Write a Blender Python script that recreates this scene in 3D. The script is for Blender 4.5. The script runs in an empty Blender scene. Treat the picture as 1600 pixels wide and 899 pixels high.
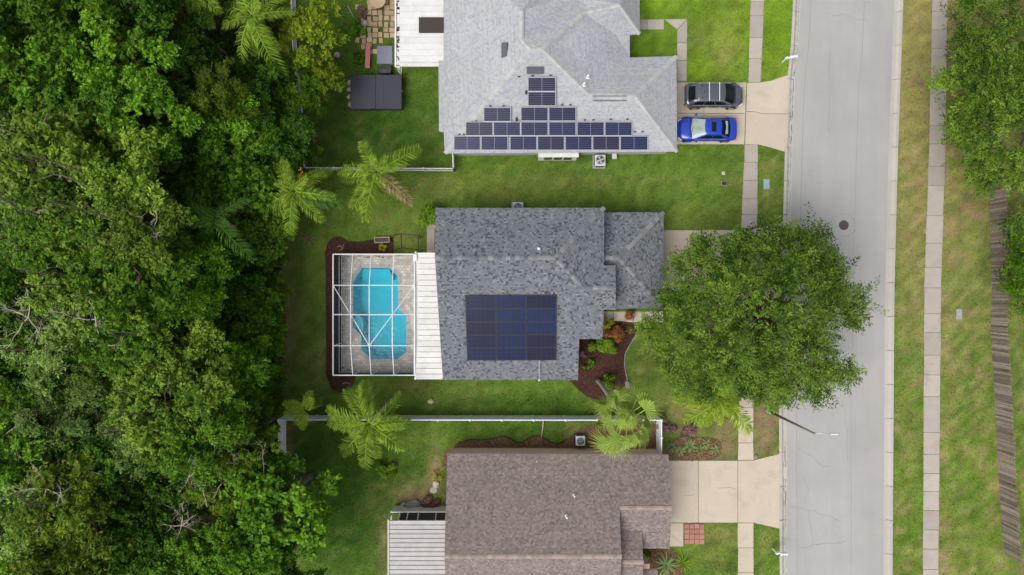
import bpy, bmesh, math, random
import numpy as np
from mathutils import Vector, Matrix, geometry

# ------------------------------------------------------------------ camera, sky, sun, exposure
scene = bpy.context.scene
H = 53.333            # drone height in metres
S = 20.0              # photograph pixels per metre on the ground
cam_data = bpy.data.cameras.new('camera')
cam_data.lens = 24.0
cam_data.sensor_width = 36.0
cam_data.clip_end = 2000
cam = bpy.data.objects.new('camera', cam_data)
cam.location = (0, 0, H)
cam.rotation_euler = (0, 0, 0)
scene.collection.objects.link(cam)
scene.camera = cam

SUN_EL, SUN_AZ = math.radians(58), math.atan2(-0.62, -0.55)
world = bpy.data.worlds.new('World')
scene.world = world
world.use_nodes = True
wn = world.node_tree.nodes
bg = wn['Background']
sky = wn.new('ShaderNodeTexSky')
sky.sky_type = 'NISHITA'
sky.sun_disc = False
sky.sun_elevation = SUN_EL
sky.sun_rotation = SUN_AZ
sky.dust_density = 4.0
sky.air_density = 1.0
hs = wn.new('ShaderNodeHueSaturation')
hs.inputs['Saturation'].default_value = 0.38      # a thin bright cloud layer: the sky is mostly white
world.node_tree.links.new(sky.outputs[0], hs.inputs['Color'])
world.node_tree.links.new(hs.outputs[0], bg.inputs['Color'])
bg.inputs['Strength'].default_value = 0.105
sun_data = bpy.data.lights.new('sun', 'SUN')
sun_data.energy = 1.5
sun_data.angle = math.radians(40)
sun_data.color = (1.0, 0.95, 0.87)
sun = bpy.data.objects.new('sun', sun_data)
sv = Vector((math.sin(SUN_AZ) * math.cos(SUN_EL), math.cos(SUN_AZ) * math.cos(SUN_EL), math.sin(SUN_EL)))
sun.rotation_euler = sv.to_track_quat('Z', 'Y').to_euler()
scene.collection.objects.link(sun)
vs = scene.view_settings
vs.view_transform = 'Standard'
vs.look = 'None'
vs.exposure = 0.62
vs.gamma = 1.0
vs.use_curve_mapping = False
scene.cycles.max_bounces = 6
scene.cycles.transparent_max_bounces = 12
scene.cycles.caustics_reflective = False
scene.cycles.caustics_refractive = False

# ------------------------------------------------------------------ helpers
RNG = np.random.default_rng(7)
R_ = random.Random(5)
COL = scene.collection

def P(px, py, z=0.0):
    k = (1 - z / H) / S
    return Vector(((px - 800) * k, (449.5 - py) * k, z))

def P2(px, py, z=0.0):
    v = P(px, py, z)
    return (v.x, v.y)

def on_plane(px, py, n, p0):
    c = Vector((0, 0, H))
    d = Vector(((px - 800) / S, (449.5 - py) / S, -H))
    t = n.dot(p0 - c) / n.dot(d)
    return c + d * t

def plane3(a, b, c):
    n = (b - a).cross(c - a).normalized()
    if n.z < 0: n = -n
    return n, a

def link(o, parent=None):
    COL.objects.link(o)
    if parent is not None: o.parent = parent
    return o

def tag(o, label, cat, group=None, kind=None):
    if label: o['label'] = label
    if cat: o['category'] = cat
    if group: o['group'] = group
    if kind: o['kind'] = kind
    return o

def thing(name, label, cat, loc=(0, 0, 0), rz=0.0, group=None):
    o = bpy.data.objects.new(name, None)
    o.empty_display_size = 0.2
    o.location = loc
    o.rotation_euler = (0, 0, rz)
    link(o)
    return tag(o, label, cat, group)

def obj(name, mesh, mat=None, parent=None):
    if mat is not None and len(mesh.materials) == 0: mesh.materials.append(mat)
    return link(bpy.data.objects.new(name, mesh), parent)

class MB:
    def __init__(self):
        self.v = []; self.f = []
    def add(self, vs_, fs):
        n = len(self.v)
        self.v += [tuple(v) for v in vs_]
        self.f += [tuple(i + n for i in f) for f in fs]
        return self
    def box(self, c, s, rz=0.0):
        x, y, z = s[0] / 2, s[1] / 2, s[2] / 2
        ca, sa = math.cos(rz), math.sin(rz)
        vs_ = []
        for sz in (-1, 1):
            for sx, sy in ((-1, -1), (1, -1), (1, 1), (-1, 1)):
                a, b = sx * x, sy * y
                vs_.append((c[0] + a * ca - b * sa, c[1] + a * sa + b * ca, c[2] + sz * z))
        return self.add(vs_, [(3, 2, 1, 0), (4, 5, 6, 7), (0, 1, 5, 4), (1, 2, 6, 5), (2, 3, 7, 6), (3, 0, 4, 7)])
    def beam(self, p, q, w, h, up=Vector((0, 0, 1))):
        p, q = Vector(p), Vector(q)
        d = (q - p)
        if d.length < 1e-6: return self
        d.normalize()
        if abs(d.dot(up)) > 0.98: up = Vector((0, 1, 0))
        s = d.cross(up).normalized() * (w / 2)
        u = s.cross(d).normalized() * (h / 2)
        vs_ = [p - s - u, p + s - u, p + s + u, p - s + u, q - s - u, q + s - u, q + s + u, q - s + u]
        return self.add(vs_, [(3, 2, 1, 0), (4, 5, 6, 7), (0, 1, 5, 4), (1, 2, 6, 5), (2, 3, 7, 6), (3, 0, 4, 7)])
    def tube(self, pts, radii, n=6, cap=True):
        pts = [Vector(p) for p in pts]
        base = len(self.v)
        for i, p in enumerate(pts):
            d = (pts[min(i + 1, len(pts) - 1)] - pts[max(i - 1, 0)])
            if d.length < 1e-9: d = Vector((0, 0, 1))
            d.normalize()
            up = Vector((0, 0, 1)) if abs(d.z) < 0.9 else Vector((1, 0, 0))
            s = d.cross(up).normalized(); u = s.cross(d)
            for k in range(n):
                a = 2 * math.pi * k / n
                self.v.append(tuple(p + (s * math.cos(a) + u * math.sin(a)) * radii[i]))
        for i in range(len(pts) - 1):
            for k in range(n):
                a = base + i * n + k; b = base + i * n + (k + 1) % n
                self.f.append((a, b, b + n, a + n))
        if cap:
            self.f.append(tuple(base + k for k in reversed(range(n))))
            e = base + (len(pts) - 1) * n
            self.f.append(tuple(e + k for k in range(n)))
        return self
    def cyl(self, c, r, h, n=16, r2=None):
        return self.tube([c, (c[0], c[1], c[2] + h / 2), (c[0], c[1], c[2] + h)], [r, ((r2 or r) + r) / 2, r2 or r], n)
    def prism(self, poly, z0, z1):
        a = sum(poly[i][0] * poly[(i + 1) % len(poly)][1] - poly[(i + 1) % len(poly)][0] * poly[i][1] for i in range(len(poly)))
        if a < 0: poly = poly[::-1]
        n = len(poly)
        vs_ = [(x, y, z0) for x, y in poly] + [(x, y, z1) for x, y in poly]
        fs = [tuple(reversed(range(n))), tuple(range(n, 2 * n))]
        fs += [(i, (i + 1) % n, (i + 1) % n + n, i + n) for i in range(n)]
        return self.add(vs_, fs)
    def mesh(self, name='mesh', bevel=0.0, smooth=False, seg=2):
        me = bpy.data.meshes.new(name)
        me.from_pydata(self.v, [], self.f)
        if bevel > 0:
            bm = bmesh.new(); bm.from_mesh(me)
            bmesh.ops.bevel(bm, geom=[e for e in bm.edges if len(e.link_faces) == 2 and e.calc_face_angle(0) > 0.6], offset=bevel, segments=seg, affect='EDGES', profile=0.6)
            bm.to_mesh(me); bm.free()
        if smooth:
            for p in me.polygons: p.use_smooth = True
        me.update()
        return me
    def build(self, name, mat, parent=None, bevel=0.0, smooth=False):
        return obj(name, self.mesh(name, bevel, smooth), mat, parent)

# ------------------------------------------------------------------ materials
class NT:
    def __init__(self, name):
        self.m = bpy.data.materials.new(name)
        self.m.use_nodes = True
        self.t = self.m.node_tree
        self.b = self.t.nodes['Principled BSDF']
        self.out = self.t.nodes['Material Output']
    def n(self, typ, **kw):
        nd = self.t.nodes.new(typ)
        for k, v in kw.items(): setattr(nd, k, v)
        return nd
    def l(self, a, b): self.t.links.new(a, b)
    def val(self, sock, v):
        if hasattr(v, 'default_value') or hasattr(v, 'is_linked'): self.l(v, sock)
        else: sock.default_value = v
    def pos(self, obj_space=False):
        if obj_space: return self.n('ShaderNodeTexCoord').outputs['Object']
        return self.n('ShaderNodeNewGeometry').outputs['Position']
    def math(self, op, a, b=0.0, c=None):
        nd = self.n('ShaderNodeMath', operation=op)
        self.val(nd.inputs[0], a); self.val(nd.inputs[1], b)
        if c is not None: self.val(nd.inputs[2], c)
        return nd.outputs[0]
    def noise(self, vec, scale, detail=3.0, rough=0.55):
        nd = self.n('ShaderNodeTexNoise')
        self.l(vec, nd.inputs['Vector'])
        nd.inputs['Scale'].default_value = scale
        nd.inputs['Detail'].default_value = detail
        nd.inputs['Roughness'].default_value = rough
        return nd.outputs['Fac']
    def ramp(self, fac, stops):
        nd = self.n('ShaderNodeValToRGB')
        self.l(fac, nd.inputs[0])
        el = nd.color_ramp.elements
        while len(el) < len(stops): el.new(0.5)
        for e, (p, c) in zip(el, stops):
            e.position = p; e.color = (c[0], c[1], c[2], 1) if len(c) == 3 else c
        return nd.outputs[0]
    def mix(self, fac, a, b, mode='MIX'):
        nd = self.n('ShaderNodeMix', data_type='RGBA', blend_type=mode)
        self.val(nd.inputs[0], fac)
        for s, v in ((nd.inputs[6], a), (nd.inputs[7], b)):
            if isinstance(v, (tuple, list)): s.default_value = (v[0], v[1], v[2], 1)
            else: self.l(v, s)
        return nd.outputs[2]
    def scalecol(self, col, fac):
        nd = self.n('ShaderNodeVectorMath', operation='SCALE')
        if isinstance(col, (tuple, list)): nd.inputs[0].default_value = col[:3]
        else: self.l(col, nd.inputs[0])
        self.val(nd.inputs[3], fac)
        return nd.outputs[0]
    def bump(self, h, dist=0.02, strength=0.6):
        nd = self.n('ShaderNodeBump')
        nd.inputs['Distance'].default_value = dist
        nd.inputs['Strength'].default_value = strength
        self.l(h, nd.inputs['Height'])
        self.l(nd.outputs[0], self.b.inputs['Normal'])
    def rand(self): return self.n('ShaderNodeObjectInfo').outputs['Random']
    def attr(self, name, out='Fac'):
        nd = self.n('ShaderNodeAttribute'); nd.attribute_name = name
        return nd.outputs[out]
    def set(self, col=None, rough=None, metal=None, spec=None):
        if col is not None:
            if isinstance(col, (tuple, list)): self.b.inputs['Base Color'].default_value = (col[0], col[1], col[2], 1)
            else: self.l(col, self.b.inputs['Base Color'])
        if rough is not None: self.val(self.b.inputs['Roughness'], rough)
        if metal is not None: self.b.inputs['Metallic'].default_value = metal
        if spec is not None: self.b.inputs['Specular IOR Level'].default_value = spec
        return self.m

def worn(name, col, rough=0.65, var=0.2, scale=3.0, objvar=0.0, metal=0.0, spec=0.4, bump=0.0, stain=None, coat=0.0):
    t = NT(name)
    p = t.pos()
    a = t.noise(p, scale, 4)
    b = t.noise(p, scale * 7, 3)
    f = t.math('ADD', t.math('MULTIPLY', t.math('SUBTRACT', a, 0.5), 2.4 * var), t.math('MULTIPLY', t.math('SUBTRACT', b, 0.5), 1.4 * var))
    f = t.math('ADD', f, 1.0)
    if objvar: f = t.math('MULTIPLY', f, t.math('MULTIPLY_ADD', t.rand(), 2 * objvar, 1 - objvar))
    c = t.scalecol(col, f)
    if stain:
        s = t.noise(p, 0.7, 5, 0.65)
        c = t.mix(t.math('MULTIPLY', t.math('SMOOTHSTEP', s, 0.0) if False else t.ramp(s, [(0.52, (0, 0, 0)), (0.72, (1, 1, 1))]), 0.6), c, stain)
    t.set(c, rough, metal, spec)
    if bump: t.bump(b, bump)
    if coat: t.b.inputs['Coat Weight'].default_value = coat
    return t.m

def leafmat(name, dark, light, trans=0.3, rough=0.5, objvar=0.36, yellow=None, yamt=0.0):
    t = NT(name)
    ti = t.attr('tint')
    c = t.mix(ti, dark, light)
    if yellow: c = t.mix(t.math('MULTIPLY', t.ramp(ti, [(0.8, (0, 0, 0)), (0.95, (1, 1, 1))]), yamt), c, yellow)
    f = t.math('MULTIPLY_ADD', t.rand(), 2 * objvar, 1 - objvar)
    c = t.scalecol(c, f)
    t.set(c, rough + .1, 0, 0.10)
    tr = t.n('ShaderNodeBsdfTranslucent')
    t.l(t.scalecol(c, 1.15), tr.inputs['Color'])
    ms = t.n('ShaderNodeMixShader'); ms.inputs[0].default_value = trans
    t.l(t.b.outputs[0], ms.inputs[1]); t.l(tr.outputs[0], ms.inputs[2]); t.l(ms.outputs[0], t.out.inputs[0])
    return t.m

def shingle(name, stops, tab=0.26, row=0.145, big=0.12, stain=None):
    t = NT(name)
    uv = t.n('ShaderNodeUVMap').outputs[0]
    sp = t.n('ShaderNodeSeparateXYZ'); t.l(uv, sp.inputs[0])
    vr = t.math('DIVIDE', sp.outputs[1], row)
    r = t.math('FLOOR', vr)
    wn_ = t.n('ShaderNodeTexWhiteNoise', noise_dimensions='1D'); t.l(r, wn_.inputs['W'])
    cu = t.math('ADD', t.math('DIVIDE', sp.outputs[0], tab), t.math('MULTIPLY', wn_.outputs[0], 7.0))
    c = t.math('FLOOR', cu)
    cb = t.n('ShaderNodeCombineXYZ'); t.l(c, cb.inputs[0]); t.l(r, cb.inputs[1])
    w2 = t.n('ShaderNodeTexWhiteNoise', noise_dimensions='2D'); t.l(cb.outputs[0], w2.inputs['Vector'])
    col = t.ramp(w2.outputs[0], stops)
    p = t.pos()
    f = t.math('MULTIPLY_ADD', t.noise(p, 0.45, 4), 2 * big, 1 - big)
    f = t.math('MULTIPLY', f, t.math('MULTIPLY_ADD', wn_.outputs[0], 0.10, 0.95))
    f = t.math('MULTIPLY', f, t.math('MULTIPLY_ADD', t.noise(p, 40, 2), 0.3, 0.85))
    col = t.scalecol(col, f)
    if stain:
        s = t.noise(p, 0.3, 6, 0.7)
        col = t.mix(t.math('MULTIPLY', t.ramp(s, [(0.5, (0, 0, 0)), (0.75, (1, 1, 1))]), 0.5), col, stain)
    t.set(col, 0.9, 0, 0.2)
    hgt = t.math('ADD', t.math('FRACT', vr), t.math('MULTIPLY', w2.outputs[0], 0.4))
    t.bump(hgt, 0.012, 0.8)
    return t.m

MAT = {}
MAT['white'] = worn('white_paint', (0.72, 0.73, 0.74), 0.5, 0.05, 2)
MAT['vinyl'] = worn('white_vinyl', (0.80, 0.82, 0.85), 0.35, 0.05, 1.5, objvar=0.04)
MAT['alu'] = worn('white_aluminium', (0.74, 0.75, 0.77), 0.4, 0.04, 3)
MAT['pan'] = worn('white_pan_metal', (0.62, 0.615, 0.61), 0.45, 0.10, 1.2, objvar=0.05, stain=(0.42, 0.40, 0.37))
MAT['pan_grey'] = worn('weathered_pan_metal', (0.385, 0.375, 0.38), 0.5, 0.16, 1.6, objvar=0.08, stain=(0.33, 0.31, 0.29))
MAT['stucco'] = worn('cream_stucco', (0.52, 0.45, 0.36), 0.85, 0.08, 3, bump=0.01)
MAT['stucco_tan'] = worn('tan_stucco', (0.50, 0.36, 0.26), 0.85, 0.1, 3, bump=0.01)
MAT['stucco_grey'] = worn('grey_stucco', (0.42, 0.43, 0.45), 0.85, 0.08, 3, bump=0.01)
MAT['dark'] = worn('dark_plastic', (0.018, 0.018, 0.02), 0.5, 0.15, 6)
MAT['darkmetal'] = worn('dark_brown_metal', (0.03, 0.022, 0.018), 0.5, 0.15, 6)
MAT['rubber'] = worn('rubber', (0.012, 0.012, 0.013), 0.75, 0.2, 8)
MAT['chrome'] = worn('brushed_silver', (0.6, 0.6, 0.62), 0.3, 0.05, 8, metal=0.85)
MAT['black_vent'] = worn('grey_vent_metal', (0.055, 0.065, 0.085), 0.55, 0.1, 4)
MAT['copper_panel'] = worn('brown_smoked_panel', (0.05, 0.037, 0.033), 0.45, 0.12, 4)
MAT['concrete'] = worn('pale_concrete', (0.47, 0.405, 0.33), 0.9, 0.08, 1.0, objvar=0.07, stain=(0.37, 0.315, 0.26), bump=0.004)
MAT['sidewalk'] = worn('pinkish_concrete', (0.365, 0.325, 0.292), 0.9, 0.10, 1.2, objvar=0.12, stain=(0.28, 0.245, 0.22), bump=0.004)
MAT['kerb'] = worn('kerb_concrete', (0.40, 0.38, 0.35), 0.9, 0.08, 1.4, objvar=0.06, stain=(0.34, 0.32, 0.30), bump=0.004)
MAT['red_brick'] = worn('red_paver', (0.36, 0.16, 0.14), 0.85, 0.12, 6, objvar=0.14)
MAT['tan_paver'] = worn('tan_paver', (0.47, 0.34, 0.22), 0.85, 0.12, 5, objvar=0.16)
MAT['stone'] = worn('pale_stone', (0.42, 0.39, 0.34), 0.85, 0.25, 7, bump=0.02)
MAT['stone_grey'] = worn('grey_stone', (0.22, 0.21, 0.20), 0.9, 0.3, 9, bump=0.03)
MAT['bark'] = worn('grey_brown_bark', (0.14, 0.115, 0.09), 0.9, 0.3, 6, bump=0.03)
MAT['palmbark'] = worn('pale_palm_trunk', (0.30, 0.265, 0.23), 0.9, 0.2, 5, bump=0.02)
MAT['deadwood'] = worn('bleached_dead_wood', (0.40, 0.36, 0.31), 0.85, 0.2, 6)
MAT['tub'] = worn('charcoal_vinyl_cover', (0.033, 0.036, 0.052), 0.55, 0.15, 2.2, objvar=0.06)
MAT['tubcab'] = worn('dark_grey_cabinet', (0.045, 0.05, 0.06), 0.6, 0.1, 3)
MAT['mat'] = worn('blue_grey_mat', (0.23, 0.235, 0.31), 0.85, 0.08, 5)
MAT['pink'] = worn('faded_pink_paint', (0.58, 0.16, 0.19), 0.6, 0.12, 4)
MAT['board'] = worn('weathered_fence_board', (0.25, 0.205, 0.175), 0.9, 0.28, 5, objvar=0.42, bump=0.01)
MAT['iron'] = worn('rusty_iron', (0.085, 0.06, 0.055), 0.7, 0.2, 10)
MAT['blue_lid'] = worn('pale_blue_lid', (0.26, 0.36, 0.42), 0.6, 0.08, 6)
MAT['grey_lid'] = worn('grey_lid', (0.30, 0.30, 0.29), 0.8, 0.12, 6)
MAT['pole'] = worn('weathered_pole', (0.17, 0.13, 0.095), 0.8, 0.2, 4)
MAT['galv'] = worn('pale_galvanised', (0.55, 0.57, 0.6), 0.4, 0.06, 4, metal=0.3)
MAT['acgrey'] = worn('light_grey_enamel', (0.50, 0.52, 0.53), 0.5, 0.06, 5)
MAT['acteal'] = worn('teal_blue_fan', (0.05, 0.14, 0.19), 0.5, 0.1, 5)
MAT['pool_plaster'] = worn('aqua_pool_plaster', (0.21, 0.68, 0.78), 0.6, 0.08, 0.9)
MAT['edging'] = worn('black_edging', (0.03, 0.025, 0.02), 0.8, 0.2, 6)
MAT['soil'] = worn('brown_soil', (0.10, 0.06, 0.045), 0.95, 0.25, 5, bump=0.02)
MAT['coping'] = worn('grey_pool_coping', (0.42, 0.43, 0.44), 0.85, 0.12, 5, objvar=0.08)

MAT['sh_mid'] = shingle('slate_blend_shingles', [(0.0, (0.052, 0.060, 0.080)), (0.13, (0.078, 0.088, 0.108)), (0.20, (0.124, 0.138, 0.158)), (0.60, (0.148, 0.163, 0.182)), (0.92, (0.172, 0.186, 0.200)), (1.0, (0.235, 0.243, 0.245))], 0.15, 0.12, 0.11)
MAT['sh_top'] = shingle('pale_grey_shingles', [(0.0, (0.295, 0.315, 0.345)), (0.4, (0.345, 0.363, 0.39)), (1.0, (0.395, 0.408, 0.428))], 0.16, 0.13, 0.10, stain=(0.31, 0.318, 0.322))
MAT['sh_bot'] = shingle('mauve_brown_shingles', [(0.0, (0.135, 0.112, 0.108)), (0.25, (0.188, 0.153, 0.142)), (0.8, (0.230, 0.188, 0.175)), (1.0, (0.280, 0.234, 0.218))], 0.15, 0.12, 0.09, stain=(0.185, 0.152, 0.14))
def capmat(name, a, b):
    t = NT(name)
    c = t.mix(t.rand(), a, b)
    t.set(t.scalecol(c, t.math('MULTIPLY_ADD', t.noise(t.pos(), 30, 2), 0.5, 0.75)), 0.9, 0, 0.2)
    return t.m
MAT['cap_mid'] = capmat('slate_ridge_caps', (0.10, 0.115, 0.135), (0.25, 0.255, 0.255))
MAT['cap_top'] = capmat('pale_ridge_caps', (0.34, 0.35, 0.36), (0.44, 0.44, 0.43))
MAT['cap_bot'] = capmat('brown_ridge_caps', (0.24, 0.19, 0.17), (0.36, 0.29, 0.26))

def roadmat():
    t = NT('pale_grey_asphalt')
    p = t.pos()
    mp = t.n('ShaderNodeMapping'); mp.inputs['Scale'].default_value = (1.0, 0.07, 1.0); t.l(p, mp.inputs[0])
    streak = t.noise(mp.outputs[0], 1.1, 5, 0.6)
    big = t.noise(p, 0.22, 4, 0.6)
    fine = t.noise(p, 26, 3, 0.7)
    f = t.math('MULTIPLY_ADD', streak, 0.18, 0.91)
    f = t.math('MULTIPLY', f, t.math('MULTIPLY_ADD', big, 0.34, 0.83))
    f = t.math('MULTIPLY', f, t.math('MULTIPLY_ADD', fine, 0.30, 0.85))
    vo = t.n('ShaderNodeTexVoronoi', feature='DISTANCE_TO_EDGE')
    wp = t.n('ShaderNodeVectorMath', operation='ADD'); t.l(p, wp.inputs[0])
    ns = t.n('ShaderNodeTexNoise'); ns.inputs['Scale'].default_value = 0.9; ns.inputs['Detail'].default_value = 5; t.l(p, ns.inputs['Vector'])
    sc = t.n('ShaderNodeVectorMath', operation='SCALE'); t.l(ns.outputs['Color'], sc.inputs[0]); sc.inputs[3].default_value = 1.6
    t.l(sc.outputs[0], wp.inputs[1]); t.l(wp.outputs[0], vo.inputs['Vector']); vo.inputs['Scale'].default_value = 0.42
    crack = t.ramp(vo.outputs['Distance'], [(0.0, (1, 1, 1)), (0.012, (0, 0, 0))])
    crack = t.math('MULTIPLY', crack, t.ramp(t.noise(p, 0.35, 3), [(0.5, (0, 0, 0)), (0.62, (0.55, 0.55, 0.55))]))
    c = t.scalecol((0.332, 0.327, 0.323), f)
    c = t.mix(t.math('MULTIPLY', crack, 0.5), c, (0.22, 0.22, 0.21))
    t.set(c, 0.9, 0, 0.3); t.bump(fine, 0.004)
    return t.m
MAT['road'] = roadmat()

def groundmat():
    t = NT('lawn_soil')
    p = t.pos()
    z = t.n('ShaderNodeAttribute'); z.attribute_name = 'zone'
    f1 = t.noise(p, 1.3, 5, 0.65); f2 = t.noise(p, 9, 4, 0.7)
    f = t.math('MULTIPLY', t.math('MULTIPLY_ADD', f1, 0.7, 0.65), t.math('MULTIPLY_ADD', f2, 1.1, 0.45))
    c = t.scalecol(z.outputs['Color'], f)
    t.set(c, 0.95, 0, 0.15); t.bump(f2, 0.05)
    return t.m
MAT['ground'] = groundmat()
def blademat():
    t = NT('grass_blades')
    z = t.n('ShaderNodeAttribute'); z.attribute_name = 'zone'
    t.set(z.outputs['Color'], 0.8, 0, 0.05)
    tr = t.n('ShaderNodeBsdfTranslucent'); t.l(z.outputs['Color'], tr.inputs['Color'])
    ms = t.n('ShaderNodeMixShader'); ms.inputs[0].default_value = 0.3
    t.l(t.b.outputs[0], ms.inputs[1]); t.l(tr.outputs[0], ms.inputs[2]); t.l(ms.outputs[0], t.out.inputs[0])
    return t.m
MAT['blade'] = blademat()
def mulchmat():
    t = NT('brown_mulch')
    p = t.pos()
    v = t.n('ShaderNodeTexVoronoi'); t.l(p, v.inputs['Vector']); v.inputs['Scale'].default_value = 14
    c = t.mix(v.outputs['Distance'], (0.035, 0.017, 0.013), (0.085, 0.040, 0.030))
    c = t.scalecol(c, t.math('MULTIPLY_ADD', t.noise(p, 1.1, 5, 0.65), 1.0, 0.55))
    t.set(c, 0.95, 0, 0.15); t.bump(v.outputs['Distance'], 0.03)
    return t.m
MAT['mulch'] = mulchmat()
def dirtbed():
    t = NT('dry_leaf_litter')
    p = t.pos()
    a = t.noise(p, 1.6, 6, 0.7)
    c = t.ramp(a, [(0.3, (0.07, 0.04, 0.025)), (0.5, (0.15, 0.085, 0.05)), (0.62, (0.10, 0.08, 0.03)), (0.75, (0.24, 0.16, 0.10))])
    c = t.scalecol(c, t.math('MULTIPLY_ADD', t.noise(p, 18, 4, 0.7), 1.1, 0.45))
    t.set(c, 0.95, 0, 0.15); t.bump(t.noise(p, 14, 4), 0.04)
    return t.m
MAT['litter'] = dirtbed()
def pavermat():
    t = NT('grey_deck_pavers')
    p = t.pos()
    br = t.n('ShaderNodeTexBrick', offset=0.5)
    t.l(p, br.inputs['Vector'])
    br.inputs['Scale'].default_value = 1.0
    br.inputs['Brick Width'].default_value = 0.30; br.inputs['Row Height'].default_value = 0.22
    br.inputs['Mortar Size'].default_value = 0.008; br.inputs['Bias'].default_value = 0.0
    br.inputs['Color1'].default_value = (0.46, 0.43, 0.395, 1); br.inputs['Color2'].default_value = (0.68, 0.635, 0.585, 1)
    br.inputs['Mortar'].default_value = (0.26, 0.245, 0.23, 1)
    c = t.scalecol(br.outputs['Color'], t.math('MULTIPLY', t.math('MULTIPLY_ADD', t.noise(p, 1.2, 5), 0.5, 0.75), t.math('MULTIPLY_ADD', t.noise(p, 20, 3), 0.4, 0.8)))
    t.set(c, 0.85, 0, 0.3); t.bump(br.outputs['Fac'], 0.006)
    return t.m
MAT['deck'] = pavermat()
def watermat():
    t = NT('pool_water')
    tr = t.n('ShaderNodeBsdfTransparent'); tr.inputs[0].default_value = (0.42, 0.88, 0.94, 1)
    gl = t.n('ShaderNodeBsdfGlossy'); gl.inputs['Roughness'].default_value = 0.06
    fr = t.n('ShaderNodeFresnel'); fr.inputs['IOR'].default_value = 1.33
    bp = t.n('ShaderNodeBump'); bp.inputs['Distance'].default_value = 0.03; bp.inputs['Strength'].default_value = 0.6
    t.l(t.noise(t.pos(), 3.5, 3), bp.inputs['Height']); t.l(bp.outputs[0], gl.inputs['Normal'])
    ms = t.n('ShaderNodeMixShader'); t.l(fr.outputs[0], ms.inputs[0]); t.l(tr.outputs[0], ms.inputs[1]); t.l(gl.outputs[0], ms.inputs[2])
    t.l(ms.outputs[0], t.out.inputs[0])
    return t.m
MAT['water'] = watermat()
def screenmat():
    t = NT('insect_screen_mesh')          # woven mesh: threads close up when seen at a slant
    lw = t.n('ShaderNodeLayerWeight'); lw.inputs['Blend'].default_value = 0.5
    f = t.ramp(lw.outputs['Facing'], [(0.0, (0.03, 0.03, 0.03)), (0.3, (0.05, 0.05, 0.05)), (0.62, (0.55, 0.55, 0.55)), (0.8, (0.85, 0.85, 0.85)), (1.0, (0.95, 0.95, 0.95))])
    tr = t.n('ShaderNodeBsdfTransparent')
    t.set((0.022, 0.025, 0.038), 0.7, 0, 0.3)
    ms = t.n('ShaderNodeMixShader'); t.l(f, ms.inputs[0]); t.l(tr.outputs[0], ms.inputs[1]); t.l(t.b.outputs[0], ms.inputs[2])
    t.l(ms.outputs[0], t.out.inputs[0])
    return t.m
MAT['screen'] = screenmat()
def solarmat(name, a, b, c):
    t = NT(name)
    col = t.ramp(t.rand(), [(0.0, a), (0.45, b), (0.75, a), (1.0, c)])
    col = t.scalecol(col, t.math('MULTIPLY_ADD', t.noise(t.pos(), 2.0, 3), 0.8, 0.6))
    t.set(col, 0.22, 0, 0.30)
    return t.m
MAT['cells_mid'] = solarmat('mono_solar_cells', (0.005, 0.009, 0.032), (0.007, 0.016, 0.060), (0.012, 0.010, 0.024))
MAT['cells_top'] = solarmat('blue_solar_cells', (0.007, 0.010, 0.040), (0.009, 0.014, 0.058), (0.014, 0.011, 0.036))
MAT['backsheet'] = worn('white_backsheet', (0.15, 0.17, 0.25), 0.4, 0.03, 5)
MAT['backsheet_mid'] = worn('black_backsheet', (0.012, 0.02, 0.06), 0.4, 0.1, 5)
MAT['frame_mid'] = worn('black_panel_frame', (0.012, 0.013, 0.02), 0.5, 0.1, 5)
MAT['frame_top'] = worn('silver_panel_frame', (0.34, 0.35, 0.40), 0.4, 0.05, 5)
def paint(name, col, coat=1.0, rough=0.28, metal=0.55):
    t = NT(name)
    f = t.math('MULTIPLY_ADD', t.noise(t.pos(), 3, 4), 0.16, 0.92)
    t.set(t.scalecol(col, f), rough, metal, 0.5)
    t.b.inputs['Coat Weight'].default_value = coat; t.b.inputs['Coat Roughness'].default_value = 0.06
    return t.m
MAT['car_grey'] = paint('grey_car_paint', (0.115, 0.125, 0.155))
MAT['car_blue'] = paint('blue_car_paint', (0.008, 0.05, 0.46), metal=0.35)
MAT['glass'] = worn('dark_car_glass', (0.006, 0.011, 0.013), 0.10, 0.1, 2, spec=0.22)
MAT['glass_shade'] = worn('windshield_over_sunshade', (0.27, 0.33, 0.30), 0.12, 0.35, 2.2, spec=0.6)
MAT['pane'] = worn('window_glass', (0.03, 0.04, 0.05), 0.1, 0.1, 2, spec=0.6)
MAT['tail'] = worn('red_lamp', (0.5, 0.03, 0.02), 0.25, 0.05, 4)
MAT['lamp_clear'] = worn('clear_lamp', (0.55, 0.56, 0.58), 0.2, 0.05, 4)

MAT['lf_lime'] = leafmat('yellow_green_leaves', (0.045, 0.125, 0.008), (0.37, 0.54, 0.065), 0.34)
MAT['lf_mid'] = leafmat('mid_green_leaves', (0.022, 0.08, 0.005), (0.205, 0.4, 0.022), 0.32)
MAT['lf_dark'] = leafmat('dark_green_leaves', (0.012, 0.046, 0.004), (0.095, 0.22, 0.014), 0.28)
MAT['lf_olive'] = leafmat('olive_leaves', (0.036, 0.09, 0.007), (0.255, 0.36, 0.025), 0.32, yellow=(0.36, 0.30, 0.04), yamt=0.3)
MAT['lf_grey'] = leafmat('grey_green_leaves', (0.05, 0.125, 0.02), (0.32, 0.47, 0.1), 0.3)
MAT['lf_yellow'] = leafmat('golden_green_leaves', (0.05, 0.12, 0.008), (0.4, 0.5, 0.03), 0.34)
MAT['lf_oak'] = leafmat('live_oak_leaves', (0.018, 0.06, 0.007), (0.24, 0.38, 0.045), 0.3, objvar=0.02)
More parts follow.
